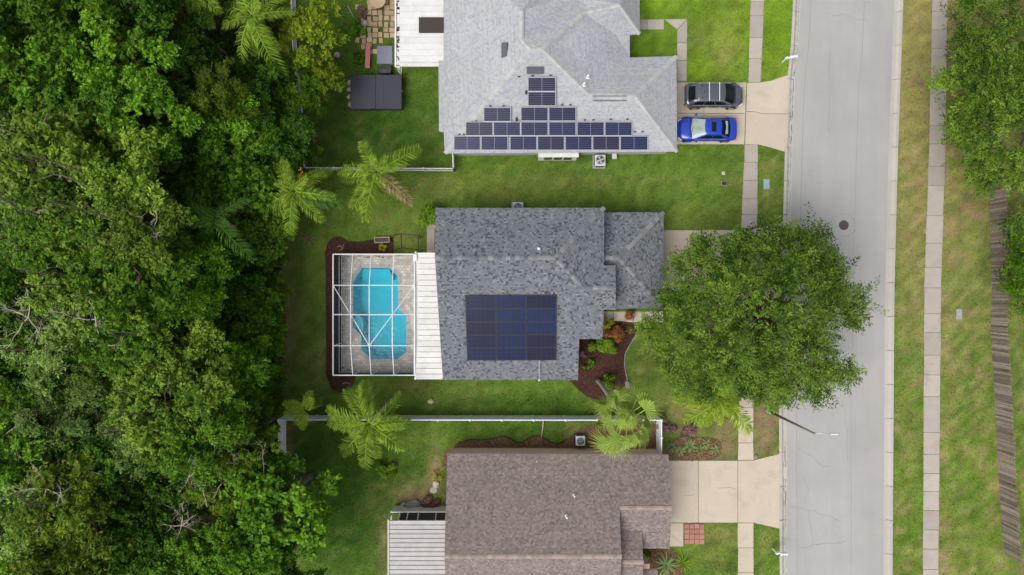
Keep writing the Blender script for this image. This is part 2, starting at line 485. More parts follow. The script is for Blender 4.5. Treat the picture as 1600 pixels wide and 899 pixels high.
MAT['lf_under'] = leafmat('undergrowth_leaves', (0.008, 0.028, 0.003), (0.06, 0.135, 0.012), 0.28, objvar=0.05)
MAT['lf_edge'] = leafmat('edge_shrub_leaves', (0.04, 0.08, 0.012), (0.22, 0.29, 0.04), 0.3, objvar=0.1, yellow=(0.30, 0.22, 0.10), yamt=0.6)
MAT['frond'] = leafmat('palm_frond', (0.06, 0.155, 0.01), (0.36, 0.5, 0.06), 0.32, objvar=0.2)
MAT['frond_dark'] = leafmat('dark_palm_frond', (0.022, 0.066, 0.01), (0.12, 0.25, 0.035), 0.3, objvar=0.15)
MAT['frond_lime'] = leafmat('bright_palm_frond', (0.13, 0.26, 0.02), (0.46, 0.57, 0.07), 0.34, objvar=0.15)
MAT['frond_dry'] = leafmat('dry_palm_frond', (0.16, 0.12, 0.05), (0.36, 0.28, 0.13), 0.2, objvar=0.15)
MAT['fan'] = leafmat('fan_palm_leaf', (0.11, 0.22, 0.03), (0.46, 0.56, 0.12), 0.32, objvar=0.22)
MAT['lf_bush'] = leafmat('bright_bush_leaves', (0.06, 0.14, 0.012), (0.24, 0.38, 0.03), 0.32, objvar=0.1)
MAT['lf_red'] = leafmat('orange_red_croton', (0.12, 0.06, 0.02), (0.50, 0.18, 0.07), 0.25, objvar=0.1, yellow=(0.36, 0.36, 0.05), yamt=0.7)
MAT['lf_gold'] = leafmat('yellow_striped_leaves', (0.20, 0.24, 0.02), (0.52, 0.50, 0.06), 0.3, objvar=0.1)
MAT['lf_pink'] = leafmat('pinkish_dry_leaves', (0.12, 0.05, 0.05), (0.36, 0.22, 0.20), 0.2, objvar=0.15)
MAT['lf_rosette'] = leafmat('pale_green_rosette', (0.07, 0.15, 0.03), (0.26, 0.36, 0.14), 0.25, objvar=0.2)

# ------------------------------------------------------------------ ground layout (all outlines in photograph pixels at ground height)
def lerp_line(tab, y):
    return float(np.interp(y, [a for a, b in tab], [b for a, b in tab]))
ROAD_L = [(-300, 1252), (0, 1240), (100, 1235), (120, 1231), (237, 1227), (350, 1224), (640, 1218), (899, 1219), (1200, 1221)]
ROAD_R = [(-300, 1420), (0, 1410), (225, 1402), (450, 1396), (899, 1393), (1200, 1392)]
SW_L0 = [(-300, 1180), (0, 1173), (130, 1169), (225, 1164), (355, 1158), (640, 1155), (715, 1153), (899, 1153), (1200, 1153)]
SW_L1 = [(-300, 1200), (0, 1194), (130, 1188), (225, 1184), (355, 1183), (640, 1177), (899, 1177), (1200, 1177)]
SW_R0 = [(-300, 1464), (0, 1457), (225, 1452), (450, 1444), (899, 1442), (1200, 1440)]
SW_R1 = [(-300, 1487), (0, 1480), (225, 1477), (450, 1470), (899, 1466), (1200, 1464)]

DRIVE_TOP = [(1030, 129), (1167, 129), (1188, 129), (1228, 117), (1226, 237), (1184, 226), (1164, 226), (1030, 226)]
DRIVE_MID = [(1000, 360), (1158, 360), (1183, 357), (1226, 346), (1223, 470), (1180, 458), (1000, 458)]
DRIVE_BOT = [(1030, 720), (1177, 719), (1218, 709), (1218, 827), (1177, 817), (1030, 817)]
WALK_MID = [(900, 486), (1030, 486), (1030, 504), (900, 504)]
MULCH_POOL = [(509, 420), (508, 395), (512, 380), (520, 371), (532, 370), (545, 377), (562, 378), (580, 375), (600, 371), (614, 371), (616, 397), (614, 403), (538, 403), (536, 410), (536, 570), (538, 577), (556, 577), (555, 594), (546, 611), (530, 614), (517, 606), (510, 585)]
MULCH_FRONT = [(880, 520), (905, 500), (998, 503), (994, 522), (984, 538), (976, 552), (975, 572), (980, 598), (970, 612), (950, 626), (938, 629), (922, 622), (906, 612), (892, 597), (880, 580)]
BED_BOT = [(690, 730), (694, 706), (718, 691), (735, 687), (760, 687), (782, 682), (790, 682), (806, 691), (814, 692), (834, 681), (842, 681), (862, 692), (876, 693), (888, 686), (902, 672), (922, 664), (1024, 660), (1026, 730)]
BED_LAWN = [(1042, 690), (1060, 684), (1110, 684), (1128, 690), (1126, 712), (1110, 720), (1042, 720)]

def smooth_poly(poly, it=1):
    for _ in range(it):
        q = []
        for i in range(len(poly)):
            a, b = poly[i], poly[(i + 1) % len(poly)]
            q.append((a[0] * .75 + b[0] * .25, a[1] * .75 + b[1] * .25))
            q.append((a[0] * .25 + b[0] * .75, a[1] * .25 + b[1] * .75))
        poly = q
    return poly
MULCH_POOL_S = MULCH_POOL
MULCH_FRONT_S = smooth_poly(MULCH_FRONT, 1)
BED_LAWN_S = smooth_poly(BED_LAWN, 2)

def inside(poly, x, y):
    poly = np.asarray(poly, float)
    res = np.zeros(x.shape, bool)
    j = len(poly) - 1
    for i in range(len(poly)):
        xi, yi = poly[i]; xj, yj = poly[j]
        c = ((yi > y) != (yj > y)) & (x < (xj - xi) * (y - yi) / (yj - yi + 1e-12) + xi)
        res ^= c
        j = i
    return res

def vnoise(x, y, scale, seed):
    r = np.random.default_rng(seed).random((97, 97))
    u = x * scale + 1000; v = y * scale + 1000
    i = np.floor(u).astype(int); j = np.floor(v).astype(int)
    fu = u - i; fv = v - j
    fu = fu * fu * (3 - 2 * fu); fv = fv * fv * (3 - 2 * fv)
    g = lambda a, b: r[a % 97, b % 97]
    return (g(i, j) * (1 - fu) + g(i + 1, j) * fu) * (1 - fv) + (g(i, j + 1) * (1 - fu) + g(i + 1, j + 1) * fu) * fv

DRY = [(1130, 80, 30, 40, .55), (1140, 35, 22, 25, .4), (1100, 60, 22, 30, .35), (1205, 262, 14, 10, .55), (1200, 310, 18, 20, .35), (1130, 330, 40, 20, .2),
       (900, 283, 300, 12, .35), (760, 300, 140, 14, .3), (1040, 340, 50, 15, .25), (630, 375, 30, 20, .5), (600, 340, 60, 20, .25), (480, 480, 20, 60, .25), (490, 570, 25, 40, .45),
       (640, 605, 40, 10, .45), (720, 612, 80, 8, .2), (1040, 640, 30, 30, .6), (1010, 560, 20, 40, .25), (1130, 840, 30, 20, .65), (1120, 870, 25, 20, .4), (1195, 850, 14, 30, .45), (1190, 660, 18, 40, .3),
       (640, 690, 30, 20, .2), (620, 800, 60, 60, .25), (450, 480, 20, 80, .4), (1020, 660, 20, 20, .4)]
DIRT = [(1196, 660, 20, 34, 1.0), (1190, 690, 20, 22, .8), (1130, 668, 20, 20, .7), (1130, 700, 25, 18, .8), (1070, 668, 40, 12, .5), (655, 775, 26, 20, .8), (680, 740, 10, 40, .7), (665, 790, 26, 16, .9),
        (450, 690, 8, 40, .6), (600, 860, 8, 50, .5), (1010, 865, 14, 12, 1.0), (1090, 640, 30, 14, .5), (1020, 690, 14, 20, .8), (900, 676, 16, 8, .5), (448, 480, 9, 130, .55), (610, 20, 40, 60, .15), (470, 650, 14, 10, .4)]
DARK_GREEN = [(590, 180, 110, 80, .85), (520, 60, 60, 70, .8), (800, 625, 110, 12, .7), (560, 790, 120, 120, .95), (480, 720, 60, 90, .9), (1080, 75, 30, 60, .25), (1025, 70, 25, 18, .25), (700, 740, 14, 60, .35), (800, 670, 110, 18, .55), (1155, 115, 10, 14, .2), (480, 200, 30, 60, .4), (1138, 884, 18, 14, .8)]  # lawn patches tinted a darker green, set by position
def blob(L, px, py):
    o = np.zeros(px.shape)
    for a, b, ra, rb, k in L:
        o = np.maximum(o, k * np.exp(-(((px - a) / ra) ** 2 + ((py - b) / rb) ** 2) * 0.9))
    return o
G_GREEN = np.array([0.094, 0.164, 0.022]); G_DARK_GREEN = np.array([0.026, 0.080, 0.007]); G_DRY = np.array([0.245, 0.225, 0.075]); G_DIRT = np.array([0.24, 0.155, 0.10]); G_FOREST = np.array([0.05, 0.035, 0.02])
G_BRIGHT = np.array([0.150, 0.260, 0.012])
def zone_color(X, Y):
    px = X * S + 800; py = 449.5 - Y * S
    n1 = vnoise(X, Y, 0.35, 1); n2 = vnoise(X, Y, 1.1, 2); n3 = vnoise(X, Y, 3.1, 3)
    dry = 0.92 * blob(DRY, px, py) + 0.22 * (n1 - 0.5) + 0.26 * (n2 - 0.5) + 0.25 * (n3 - .5)
    rv = np.clip((px - 1395) / 8, 0, 1)
    far = rv * (0.88 - 0.74 * np.clip((py - 120) / 480, 0, 1)) + 0.26 * rv * (px < 1445) * (py < 520)
    edge = 0.25 * np.exp(-((px - 1482) / 10) ** 2) * rv
    dry = np.clip(dry + far + edge + 0.55 * rv * (n2 * n3 - 0.25), 0, 1)
    dark_green = np.clip(blob(DARK_GREEN, px, py) + 0.45 * (n1 - 0.5) + 0.1 * n2 - 0.05, 0, 1)
    bright = np.clip(((px > 980) & (py < 140)) * 0.75 + (rv * np.clip((py - 450) / 300, 0, 1)) * 0.22 + 0.3 * (n2 - .5), 0, 1)
    dirt = np.clip(blob(DIRT, px, py) * (0.7 + 0.7 * n2) + 0.5 * (n3 - 0.6) * (dry > .35) + np.where(rv > 0, 0.9 * np.clip(n2 * n3 * 2.2 - .75, 0, 1) * (1 - .5 * np.clip((py - 300) / 500, 0, 1)), 0), 0, 1)
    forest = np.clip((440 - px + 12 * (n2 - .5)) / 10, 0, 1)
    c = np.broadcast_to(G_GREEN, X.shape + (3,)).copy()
    for m, col in ((bright, G_BRIGHT), (dark_green, G_DARK_GREEN), (dry, G_DRY), (dirt, G_DIRT), (forest, G_FOREST)):
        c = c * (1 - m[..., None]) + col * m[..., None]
    n4 = vnoise(X, Y, 5.5, 4); n5 = vnoise(X, Y, 2.2, 12)
    st = rv * np.clip(vnoise(X, Y, 4.3, 33) * 2.2 - 1.0, 0, 1) * 0.30
    c = c * (1 - st[..., None]) + np.array([0.34, 0.28, 0.14]) * st[..., None]
    c = c * (0.60 + 0.46 * n4 + 0.34 * n5)[..., None]
    return c, dirt, forest

def make_ground():
    xs = np.concatenate([[-400, -200, -110, -70], np.arange(-50, 50.01, 0.5), [70, 110, 200, 400]])
    ys = np.concatenate([[-400, -200, -110, -60], np.arange(-32, 32.01, 0.5), [60, 110, 200, 400]])
    X, Y = np.meshgrid(xs, ys, indexing='ij')
    Z = 0.03 * (vnoise(X, Y, 0.25, 9) - 0.5)
    py = 449.5 - Y * S
    xl = (np.interp(py.ravel(), [a for a, b in ROAD_L], [b for a, b in ROAD_L]).reshape(py.shape) - 800) / S
    xr = (np.interp(py.ravel(), [a for a, b in ROAD_R], [b for a, b in ROAD_R]).reshape(py.shape) - 800) / S
    inr = (X > xl + 0.3) & (X < xr - 0.3)
    Z = np.where(inr, -0.35, Z)
    core = (np.abs(xs) < 50.1)
    for j in range(len(ys)):
        for edge, sg in ((xl[0, j], 1), (xr[0, j], -1)):
            i = int(np.argmin(np.abs(xs - edge)))
            if abs(xs[i] - edge) < 0.3:
                X[i, j] = edge + sg * 0.02; Z[i, j] = 0.0
                k = i + sg; X[k, j] = max(xs[k] * sg, (edge + sg * 0.30) * sg) * sg; Z[k, j] = -0.35
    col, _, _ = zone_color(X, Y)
    ni, nj = X.shape
    verts = np.stack([X, Y, Z], -1).reshape(-1, 3)
    faces = []
    x0, x1 = P(528, 0).x, P(654, 0).x
    y0, y1 = P(0, 583).y, P(0, 396).y
    for i in range(ni - 1):
        for j in range(nj - 1):
            cx, cy = (xs[i] + xs[i + 1]) / 2, (ys[j] + ys[j + 1]) / 2
            if x0 + .55 < cx < x1 - .55 and y0 + .55 < cy < y1 - .55: continue
            a = i * nj + j
            faces.append((a, a + nj, a + nj + 1, a + 1))
    me = bpy.data.meshes.new('ground')
    me.from_pydata(verts.tolist(), [], faces)
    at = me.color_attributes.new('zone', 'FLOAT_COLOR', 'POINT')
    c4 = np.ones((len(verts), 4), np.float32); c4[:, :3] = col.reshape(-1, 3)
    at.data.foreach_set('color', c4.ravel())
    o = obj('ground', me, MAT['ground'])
    o['kind'] = 'structure'
make_ground()

def strip(name, L0, L1, y0, y1, z0, z1, mat, joints, parent, gap=0.6):
    """slabs between two lines, cut at the joints (pixels)"""
    js = [y0] + [j for j in joints if y0 < j < y1] + [y1]
    for a, b in zip(js[:-1], js[1:]):
        a2, b2 = a + gap / 2, b - gap / 2
        n = max(1, int((b - a) / 60))
        ysn = [a2 + (b2 - a2) * i / n for i in range(n + 1)]
        jit = R_.uniform(-0.006, 0.006)
        poly = [P2(lerp_line(L0, y) + R_.uniform(-.4, .4), y) for y in ysn] + [P2(lerp_line(L1, y) + R_.uniform(-.4, .4), y) for y in reversed(ysn)]
        MB().prism(poly, z0, z1 + jit).build(name, mat, parent, bevel=0.012)

def struct(name):
    o = bpy.data.objects.new(name, None); link(o); o['kind'] = 'structure'; return o

# road surface
road = struct('road')
ysr = list(range(-300, 1201, 50))
mbr = MB()
lf = [P2(lerp_line(ROAD_L, y) + 8, y) for y in ysr]; rt = [P2(lerp_line(ROAD_R, y) - 8, y) for y in ysr]
nn = len(ysr)
mbr.add([(x, y, -0.085) for x, y in lf] + [(x * .5 + u * .5, y * .5 + v * .5, -0.055) for (x, y), (u, v) in zip(lf, rt)] + [(x, y, -0.085) for x, y in rt],
        [(i + 1, i, nn + i, nn + i + 1) for i in range(nn - 1)] + [(nn + i + 1, nn + i, 2 * nn + i, 2 * nn + i + 1) for i in range(nn - 1)])
mbr.build('road_surface', MAT['road'], road)
# sealed longitudinal joints on the road
for off in (27, 112):
    pts = [P(lerp_line(ROAD_L, y) + off + R_.uniform(-.6, .6), y) for y in range(-280, 1180, 40)]
    mj = MB()
    for a, b in zip(pts[:-1], pts[1:]):
        za = -0.078 + 0.03 * min(off, 167 - off) / 84
        mj.beam((a.x, a.y, za + 0.008), (b.x, b.y, za + 0.008), 0.025, 0.012)
    mj.build('joint_line', worn('joint_seal_%d' % off, (0.30, 0.295, 0.29), 0.9, 0.15, 3), road)

def kerb(name, line, sgn):
    k = struct(name)
    ys_ = list(range(-300, 1200, 53))
    for a, b in zip(ys_[:-1], ys_[1:]):
        a2, b2 = a + 0.35, b - 0.35
        vs_ = []
        drop = 0.0
        for y in (a2, b2):
            x = lerp_line(line, y)
            o0 = P(x - sgn * 1.0, y); o1 = P(x + sgn * 3.0, y); o2 = P(x + sgn * 6.5, y); o3 = P(x + sgn * 12, y)
            low = (sgn > 0) and any(p0 <= (a + b) / 2 <= p1 for p0, p1 in ((112, 238), (345, 470), (705, 830)))
            t0 = 0.02 if low else 0.055
            vs_ += [(o0.x, o0.y, -0.3), (o0.x, o0.y, t0), (o1.x, o1.y, t0), (o2.x, o2.y, -0.075), (o3.x, o3.y, -0.075), (o3.x, o3.y, -0.3)]
        fs = [(i, i + 1, i + 7, i + 6) for i in range(5)] + [(0, 1, 2, 3, 4, 5)[::-1], (6, 7, 8, 9, 10, 11)]
        if sgn < 0: fs = [tuple(reversed(f)) for f in fs]
        MB().add(vs_, fs).build('kerb_segment', MAT['kerb'], k)
kerb('kerb', ROAD_L, 1)
mg_ = MB()
for y0_, y1_, w_ in ((-20, 112, .03), (112, 240, .07), (245, 345, .03), (690, 840, .06), (840, 960, .035)):
    for off_ in (6.0, 9.5):
        y_ = y0_
        while y_ < y1_:
            L_ = R_.uniform(2, 9)
            if R_.random() < .85:
                a_, b_ = P(lerp_line(ROAD_L, y_) + off_ + R_.uniform(-1, 1), y_), P(lerp_line(ROAD_L, y_ + L_) + off_ + R_.uniform(-1, 1), y_ + L_)
                mg_.beam((a_.x, a_.y, -.070), (b_.x, b_.y, -.070), w_ * R_.uniform(.3, 1.2), .012)
            y_ += L_
dg_ = mg_.build('gutter_dirt', worn('gutter_dirt', (0.17, 0.16, 0.145), .95, .25, 6), road); dg_['kind'] = 'stuff'
kerb('kerb', ROAD_R, -1)

# pavements
pav = struct('pavement')
JL = [-270, -240, -210, -180, -150, -120, -90, -60, -30, 3, 25, 59, 92, 129, 226, 254, 282, 311, 336, 357, 458, 490, 520, 550, 580, 610, 637, 692, 719, 817, 856, 895, 930, 965, 1000]
strip('slab', SW_L0, SW_L1, -270, 129, -0.08, 0.035, MAT['sidewalk'], JL, pav)
strip('slab', SW_L0, SW_L1, 226, 357, -0.08, 0.035, MAT['sidewalk'], JL, pav)
strip('slab', SW_L0, SW_L1, 458, 719, -0.08, 0.035, MAT['concrete'], JL, pav)
strip('slab', SW_L0, SW_L1, 817, 1000, -0.08, 0.035, MAT['concrete'], JL, pav)
pav2 = struct('pavement')
JR = [-260, -200, -140, -100, -50, 18, 47, 76, 136, 196, 225, 260, 290, 337, 380, 418, 450, 490, 520, 555, 586, 620, 676, 710, 740, 768, 798, 828, 858, 890, 930, 970]
strip('slab', SW_R0, SW_R1, -260, 970, -0.08, 0.035, MAT['sidewalk'], JR, pav2)

def slabs(root, polys, z=0.03, mat='concrete'):
    for p in polys:
        MB().prism([P2(*q) for q in p], -0.1, z + R_.uniform(-.004, .004)).build('slab', MAT[mat], root, bevel=0.012)
dr = struct('driveway')
slabs(dr, [[(1030, 129.3), (1099.5, 129.3), (1099.5, 177), (1030, 177)], [(1030, 177.8), (1099.5, 177.8), (1099.5, 225.7), (1030, 225.7)],
           [(1100.2, 129.3), (1166, 129.3), (1164.4, 177), (1100.2, 177)], [(1100.2, 177.8), (1164.4, 177.8), (1162.8, 225.7), (1100.2, 225.7)],
           [(1167.4, 129.8), (1188, 129.3), (1205, 126.5), (1233, 117), (1230, 178), (1191, 177.6), (1180, 174.5), (1165.8, 174)],
           [(1165.6, 174.8), (1180, 175.3), (1191, 178.3), (1230, 178.8), (1227.6, 238), (1200, 229.5), (1184, 226), (1164.2, 225.7)]])
dm = struct('driveway')
slabs(dm, [[(1000, 360), (1098, 360), (1098, 457.5), (1000, 457.5)], [(1098.8, 360), (1157.5, 360), (1157, 457.5), (1098.8, 457.5)],
           [(1158.3, 359), (1183, 357.5), (1226, 347), (1224, 470), (1180, 458), (1157.8, 457.5)]])
db = struct('driveway')
slabs(db, [[(1030, 720), (1090.6, 720), (1090.6, 816.6), (1030, 816.6)], [(1091.4, 720), (1152.3, 720), (1152.3, 816.6), (1091.4, 816.6)],
           [(1153, 720), (1177, 719.6), (1218, 709.5), (1218, 826), (1177, 816.8), (1153, 816.6)],
           [(1040, 817.6), (1067.5, 817.6), (1067.5, 854), (1040, 854)]])
wt = struct('path')
slabs(wt, [[(985, 31), (1010.5, 31), (1010.5, 46.3), (985, 46.3)], [(1011.3, 31), (1037.3, 30.6), (1037.3, 46.3), (1011.3, 46.3)], [(1038, 30.6), (1073.3, 30), (1058, 46)],
           [(1073.6, 31), (1073.4, 67), (1058.4, 67), (1058.4, 47)], [(1058.2, 67.9), (1073.2, 67.9), (1073, 94.6), (1058, 94.6)], [(1058, 95.5), (1073, 95.5), (1072.6, 127), (1058, 127)]], mat='sidewalk')
wm = struct('path')
slabs(wm, [[(900, 487), (958, 487), (958, 503.5), (900, 503.5)], [(958.8, 487), (989.6, 487), (989.6, 503.5), (958.8, 503.5)], [(990.4, 487), (1036, 487), (1036, 503.5), (990.4, 503.5)],
           ])
wp_ = struct('path')
slabs(wp_, [[(667, 357), (679, 357), (679, 397), (667, 397)], [(667, 344), (690, 344), (690, 356.2), (667, 356.2)]], mat='sidewalk')
# expansion-joint tufts and cracks: thin dark lines on the driveways
mk_crack = worn('crack_dirt', (0.16, 0.14, 0.10), 0.95, 0.3, 8)
def crack(root, pts, w=0.03):
    m = MB()
    pp = []
    for (a, b) in zip(pts[:-1], pts[1:]):
        for i in range(4):
            t = i / 4
            pp.append((a[0] * (1 - t) + b[0] * t + R_.uniform(-.5, .5), a[1] * (1 - t) + b[1] * t + R_.uniform(-.5, .5)))
    pp.append(pts[-1])
    for a, b in zip(pp[:-1], pp[1:]):
        A, B = P(*a, .0375), P(*b, .0375)
        m.beam(A, B, w * R_.uniform(.5, 1.3), 0.012)
    m.build('crack', mk_crack, root)
crack(dr, [(1150, 187), (1135, 183), (1120, 181)], 0.012)
crack(db, [(1152, 765), (1140, 762), (1122, 763)], 0.010); crack(db, [(1067, 774), (1080, 775), (1085, 772)], 0.010)
crack(db, [(1066, 852), (1056, 842), (1048, 835)], 0.012)

# mulch beds
def sheet(name, poly_px, z, mat, h=0.05):
    o = MB().prism([P2(*p) for p in poly_px], -0.05, z).build(name, MAT[mat])
    o['kind'] = 'structure'; return o
sheet('mulch_bed', MULCH_POOL_S, 0.04, 'mulch')
sheet('mulch_bed', MULCH_FRONT_S, 0.04, 'mulch')
sheet('planting_bed', BED_BOT, 0.035, 'litter')
sheet('planting_bed', BED_LAWN_S, 0.035, 'litter')
sheet('planting_bed', [(1003, 858), (1050, 856), (1052, 872), (1066, 880), (1070, 930), (990, 930)], 0.035, 'litter')

# ------------------------------------------------------------------ grass and loose cover
EXCL = [DRIVE_TOP, DRIVE_MID, DRIVE_BOT, WALK_MID, MULCH_POOL_S, MULCH_FRONT_S, BED_BOT,
        [(528, 396), (680, 396), (692, 583), (528, 583)], [(690, 335), (940, 335), (940, 455), (900, 580), (700, 580)], [(940, 340), (1030, 340), (1030, 478), (940, 478)],
        [(705, -300), (1045, -300), (1045, 228), (705, 228)], [(625, -300), (705, -300), (705, 98), (625, 98)], [(708, 720), (1035, 720), (1035, 840), (970, 1200), (612, 1200), (612, 800), (708, 800)],
        [(985, 31), (1073, 31), (1073, 46), (985, 46)], [(1058, 31), (1073, 31), (1073, 129), (1058, 129)], [(667, 344), (690, 344), (690, 397), (667, 397)], [(1040, 817), (1100, 817), (1100, 853), (1040, 853)]]
def scatter_ok(X, Y):
    px = X * S + 800; py = 449.5 - Y * S
    ok = np.ones(X.shape, bool)
    for poly in EXCL: ok &= ~inside(poly, px, py)
    for A, B, ma in ((ROAD_L, ROAD_R, 0.0), (SW_L0, SW_L1, 1.5), (SW_R0, SW_R1, 1.6)):
        a = np.interp(py, [q for q, _ in A], [q for _, q in A]); b = np.interp(py, [q for q, _ in B], [q for _, q in B])
        ok &= ~((px > a + ma) & (px < b - ma))
    return ok

def raw_mesh(name, verts, nper, face_attr=None, color_attr=None):
    """verts (N*nper,3): N polygons of nper corners each"""
    N = len(verts) // nper
    me = bpy.data.meshes.new(name)
    me.vertices.add(len(verts)); me.vertices.foreach_set('co', np.asarray(verts, np.float32).ravel())
    me.loops.add(len(verts)); me.loops.foreach_set('vertex_index', np.arange(len(verts), dtype=np.int32))
    me.polygons.add(N)
    me.polygons.foreach_set('loop_start', np.arange(0, len(verts), nper, dtype=np.int32))
    me.polygons.foreach_set('loop_total', np.full(N, nper, np.int32))
    me.update(calc_edges=True)
    if face_attr is not None:
        a = me.attributes.new('tint', 'FLOAT', 'FACE'); a.data.foreach_set('value', np.asarray(face_attr, np.float32))
    if color_attr is not None:
        a = me.attributes.new('zone', 'FLOAT_COLOR', 'FACE')
        c = np.ones((N, 4), np.float32); c[:, :3] = color_attr
        a.data.foreach_set('color', c.ravel())
    return me

def make_grass(n=330000):
    X = RNG.uniform(-19.5, 41.5, n); Y = RNG.uniform(-23.5, 23.5, n)
    ok = scatter_ok(X, Y)
    X, Y = X[ok], Y[ok]
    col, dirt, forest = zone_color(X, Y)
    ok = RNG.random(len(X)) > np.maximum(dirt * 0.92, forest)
    X, Y, col = X[ok], Y[ok], col[ok]
    n = len(X)
    col = col * (0.60 + 0.75 * RNG.random(n))[:, None]
    vg = (X > 29.8)
    straw = RNG.random(n) < 0.07 + vg * 0.8 * np.clip(vnoise(X, Y, 4.3, 33) * 2.2 - 1.0, 0, 1)
    col[straw] = col[straw] * 0.5 + np.array([0.40, 0.32, 0.16]) * 0.5
    h = RNG.uniform(0.035, 0.085, n); lean = RNG.uniform(0.2, 1.3, n) * h; az = RNG.uniform(0, 2 * np.pi, n); w = RNG.uniform(0.014, 0.038, n)
    Z = 0.03 * (vnoise(X, Y, 0.25, 9) - 0.5)
    dx, dy = np.cos(az), np.sin(az)
    v = np.zeros((n, 3, 3))
    v[:, 0] = np.stack([X - dy * w, Y + dx * w, Z - .005], -1)
    v[:, 1] = np.stack([X + dy * w, Y - dx * w, Z - .005], -1)
    v[:, 2] = np.stack([X + dx * lean, Y + dy * lean, Z + h], -1)
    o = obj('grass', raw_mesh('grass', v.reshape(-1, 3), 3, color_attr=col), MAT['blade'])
    tag(o, 'short green lawn grass around the houses and road', 'grass', kind='stuff')
make_grass()

def chips(name, label, polys, n, mat, size, z, tint=True, cat='mulch'):
    vs_ = []; t = []
    for poly in polys:
        pts = np.array([P2(*p) for p in poly]); lo, hi = pts.min(0), pts.max(0)
        X = RNG.uniform(lo[0], hi[0], n); Y = RNG.uniform(lo[1], hi[1], n)
        ok = inside(pts, X, Y); X, Y = X[ok], Y[ok]; m = len(X)
        a = RNG.uniform(0, 6.28, m); s = RNG.uniform(.5, 1.3, m) * size; w = s * RNG.uniform(.2, .45, m); tz = RNG.uniform(-.4, .4, m)
        d = np.stack([np.cos(a), np.sin(a), tz], -1) * s[:, None] / 2; e = np.stack([-np.sin(a), np.cos(a), RNG.uniform(-.4, .4, m)], -1) * w[:, None] / 2
        c = np.stack([X, Y, np.full(m, z) + RNG.uniform(0, .025, m)], -1)
        vs_.append(np.stack([c - d - e, c + d - e, c + d + e, c - d + e], 1).reshape(-1, 3)); t.append(RNG.random(m))
    o = obj(name, raw_mesh(name, np.concatenate(vs_), 4, face_attr=np.concatenate(t)), MAT[mat])
    tag(o, label, cat, kind='stuff')
MAT['chip'] = leafmat('mulch_chip', (0.03, 0.014, 0.011), (0.13, 0.062, 0.047), 0.0, 0.9, 0.0)
MAT['drychip'] = leafmat('dry_leaf', (0.07, 0.04, 0.02), (0.32, 0.20, 0.12), 0.1, 0.9, 0.0)
chips('mulch_chips', 'brown bark chips strewn over the mulch beds', [MULCH_POOL_S, MULCH_FRONT_S], 9000, 'chip', 0.10, 0.05)
chips('leaf_litter', 'dry brown leaves strewn over the planting beds', [BED_BOT, BED_LAWN_S, [(1003, 858), (1050, 856), (1066, 880), (1070, 930), (990, 930)]], 3500, 'drychip', 0.11, 0.045, cat='leaf litter')

# ------------------------------------------------------------------ roofs and houses
def zsolve(py, zref, Yref, slope):
    z = 3.0
    for _ in range(30):
        Y = (449.5 - py) / S * (1 - z / H)
        z = zref - abs(Yref - Y) * slope
    return z

def roof_part(verts, faces, mat, parent, name='roof'):
    vs_ = [P(*v) for v in verts]
    me = bpy.data.meshes.new(name)
    fs = []
    for f in faces:
        pts = [vs_[i] for i in f]
        nrm = Vector((0, 0, 0))
        for i in range(len(pts)):
            a, b = pts[i], pts[(i + 1) % len(pts)]
            nrm += a.cross(b)
        fs.append(tuple(f) if nrm.z > 0 else tuple(reversed(f)))
    n = len(vs_)
    edges = {}
    for f in fs:
        for i in range(len(f)):
            e = (f[i], f[(i + 1) % len(f)])
            edges[e] = 1
    bound = [e for e in edges if (e[1], e[0]) not in edges]
    T = 0.05
    allv = [tuple(v) for v in vs_] + [(v.x, v.y, v.z - T) for v in vs_]
    allf = list(fs) + [tuple(reversed([i + n for i in f])) for f in fs] + [(b, a, a + n, b + n) for a, b in bound]
    me.from_pydata(allv, [], allf)
    uv = me.uv_layers.new(name='UVMap')
    for pl in me.polygons:
        nn_ = pl.normal
        d = Vector((0, 0, 1)) - nn_ * nn_.z
        if d.length < 1e-4: d = Vector((0, 1, 0))
        d.normalize(); hdir = d.cross(nn_)
        for li in pl.loop_indices:
            c = me.vertices[me.loops[li].vertex_index].co
            uv.data[li].uv = (c.dot(hdir), c.dot(d))
    ro = obj(name, me, mat, parent)
    for a, b in bound:                                   # fascia boards under the eaves
        A, B = vs_[a], vs_[b]
        d = (B - A); d.z = 0
        if d.length < 0.15: continue
        d.normalize(); inn = Vector((-d.y, d.x, 0)) * 0.035
        off = Vector((0, 0, -T - 0.085))
        MB().beam(A + inn + off, B + inn + off, 0.03, 0.16).build('fascia', MAT['white'], parent)
    return ro, vs_

def caps(roof, vs_, lines, mat, step=0.30):
    me = None
    for a, b in lines:
        A, B = (vs_[a], vs_[b])
        d = B - A; L = d.length; d.normalize()
        side = d.cross(Vector((0, 0, 1))).normalized(); up = side.cross(d)
        if me is None:
            m = MB()
            l, w, h = step * 1.12, 0.15, 0.05
            m.add([(0, -w, -h), (0, 0, 0.012), (0, w, -h), (l, -w, -h), (l, 0, 0.0), (l, w, -h), (0, -w, -h - .02), (0, w, -h - .02), (l, -w, -h - .02), (l, w, -h - .02)],
                  [(0, 1, 4, 3)[::-1], (1, 2, 5, 4)[::-1], (0, 1, 2, 7, 6), (3, 8, 9, 5, 4), (0, 6, 8, 3), (2, 5, 9, 7)])
            me = m.mesh('ridge_cap'); me.materials.append(mat)
        n = int(L / step)
        for i in range(n):
            p = A + d * (i * L / n) + Vector((0, 0, 0.028 + R_.uniform(0, .008)))
            M = Matrix((d, side, up)).transposed().to_4x4(); M.translation = p
            o = bpy.data.objects.new('ridge_cap', me); link(o, roof); o.matrix_world = M

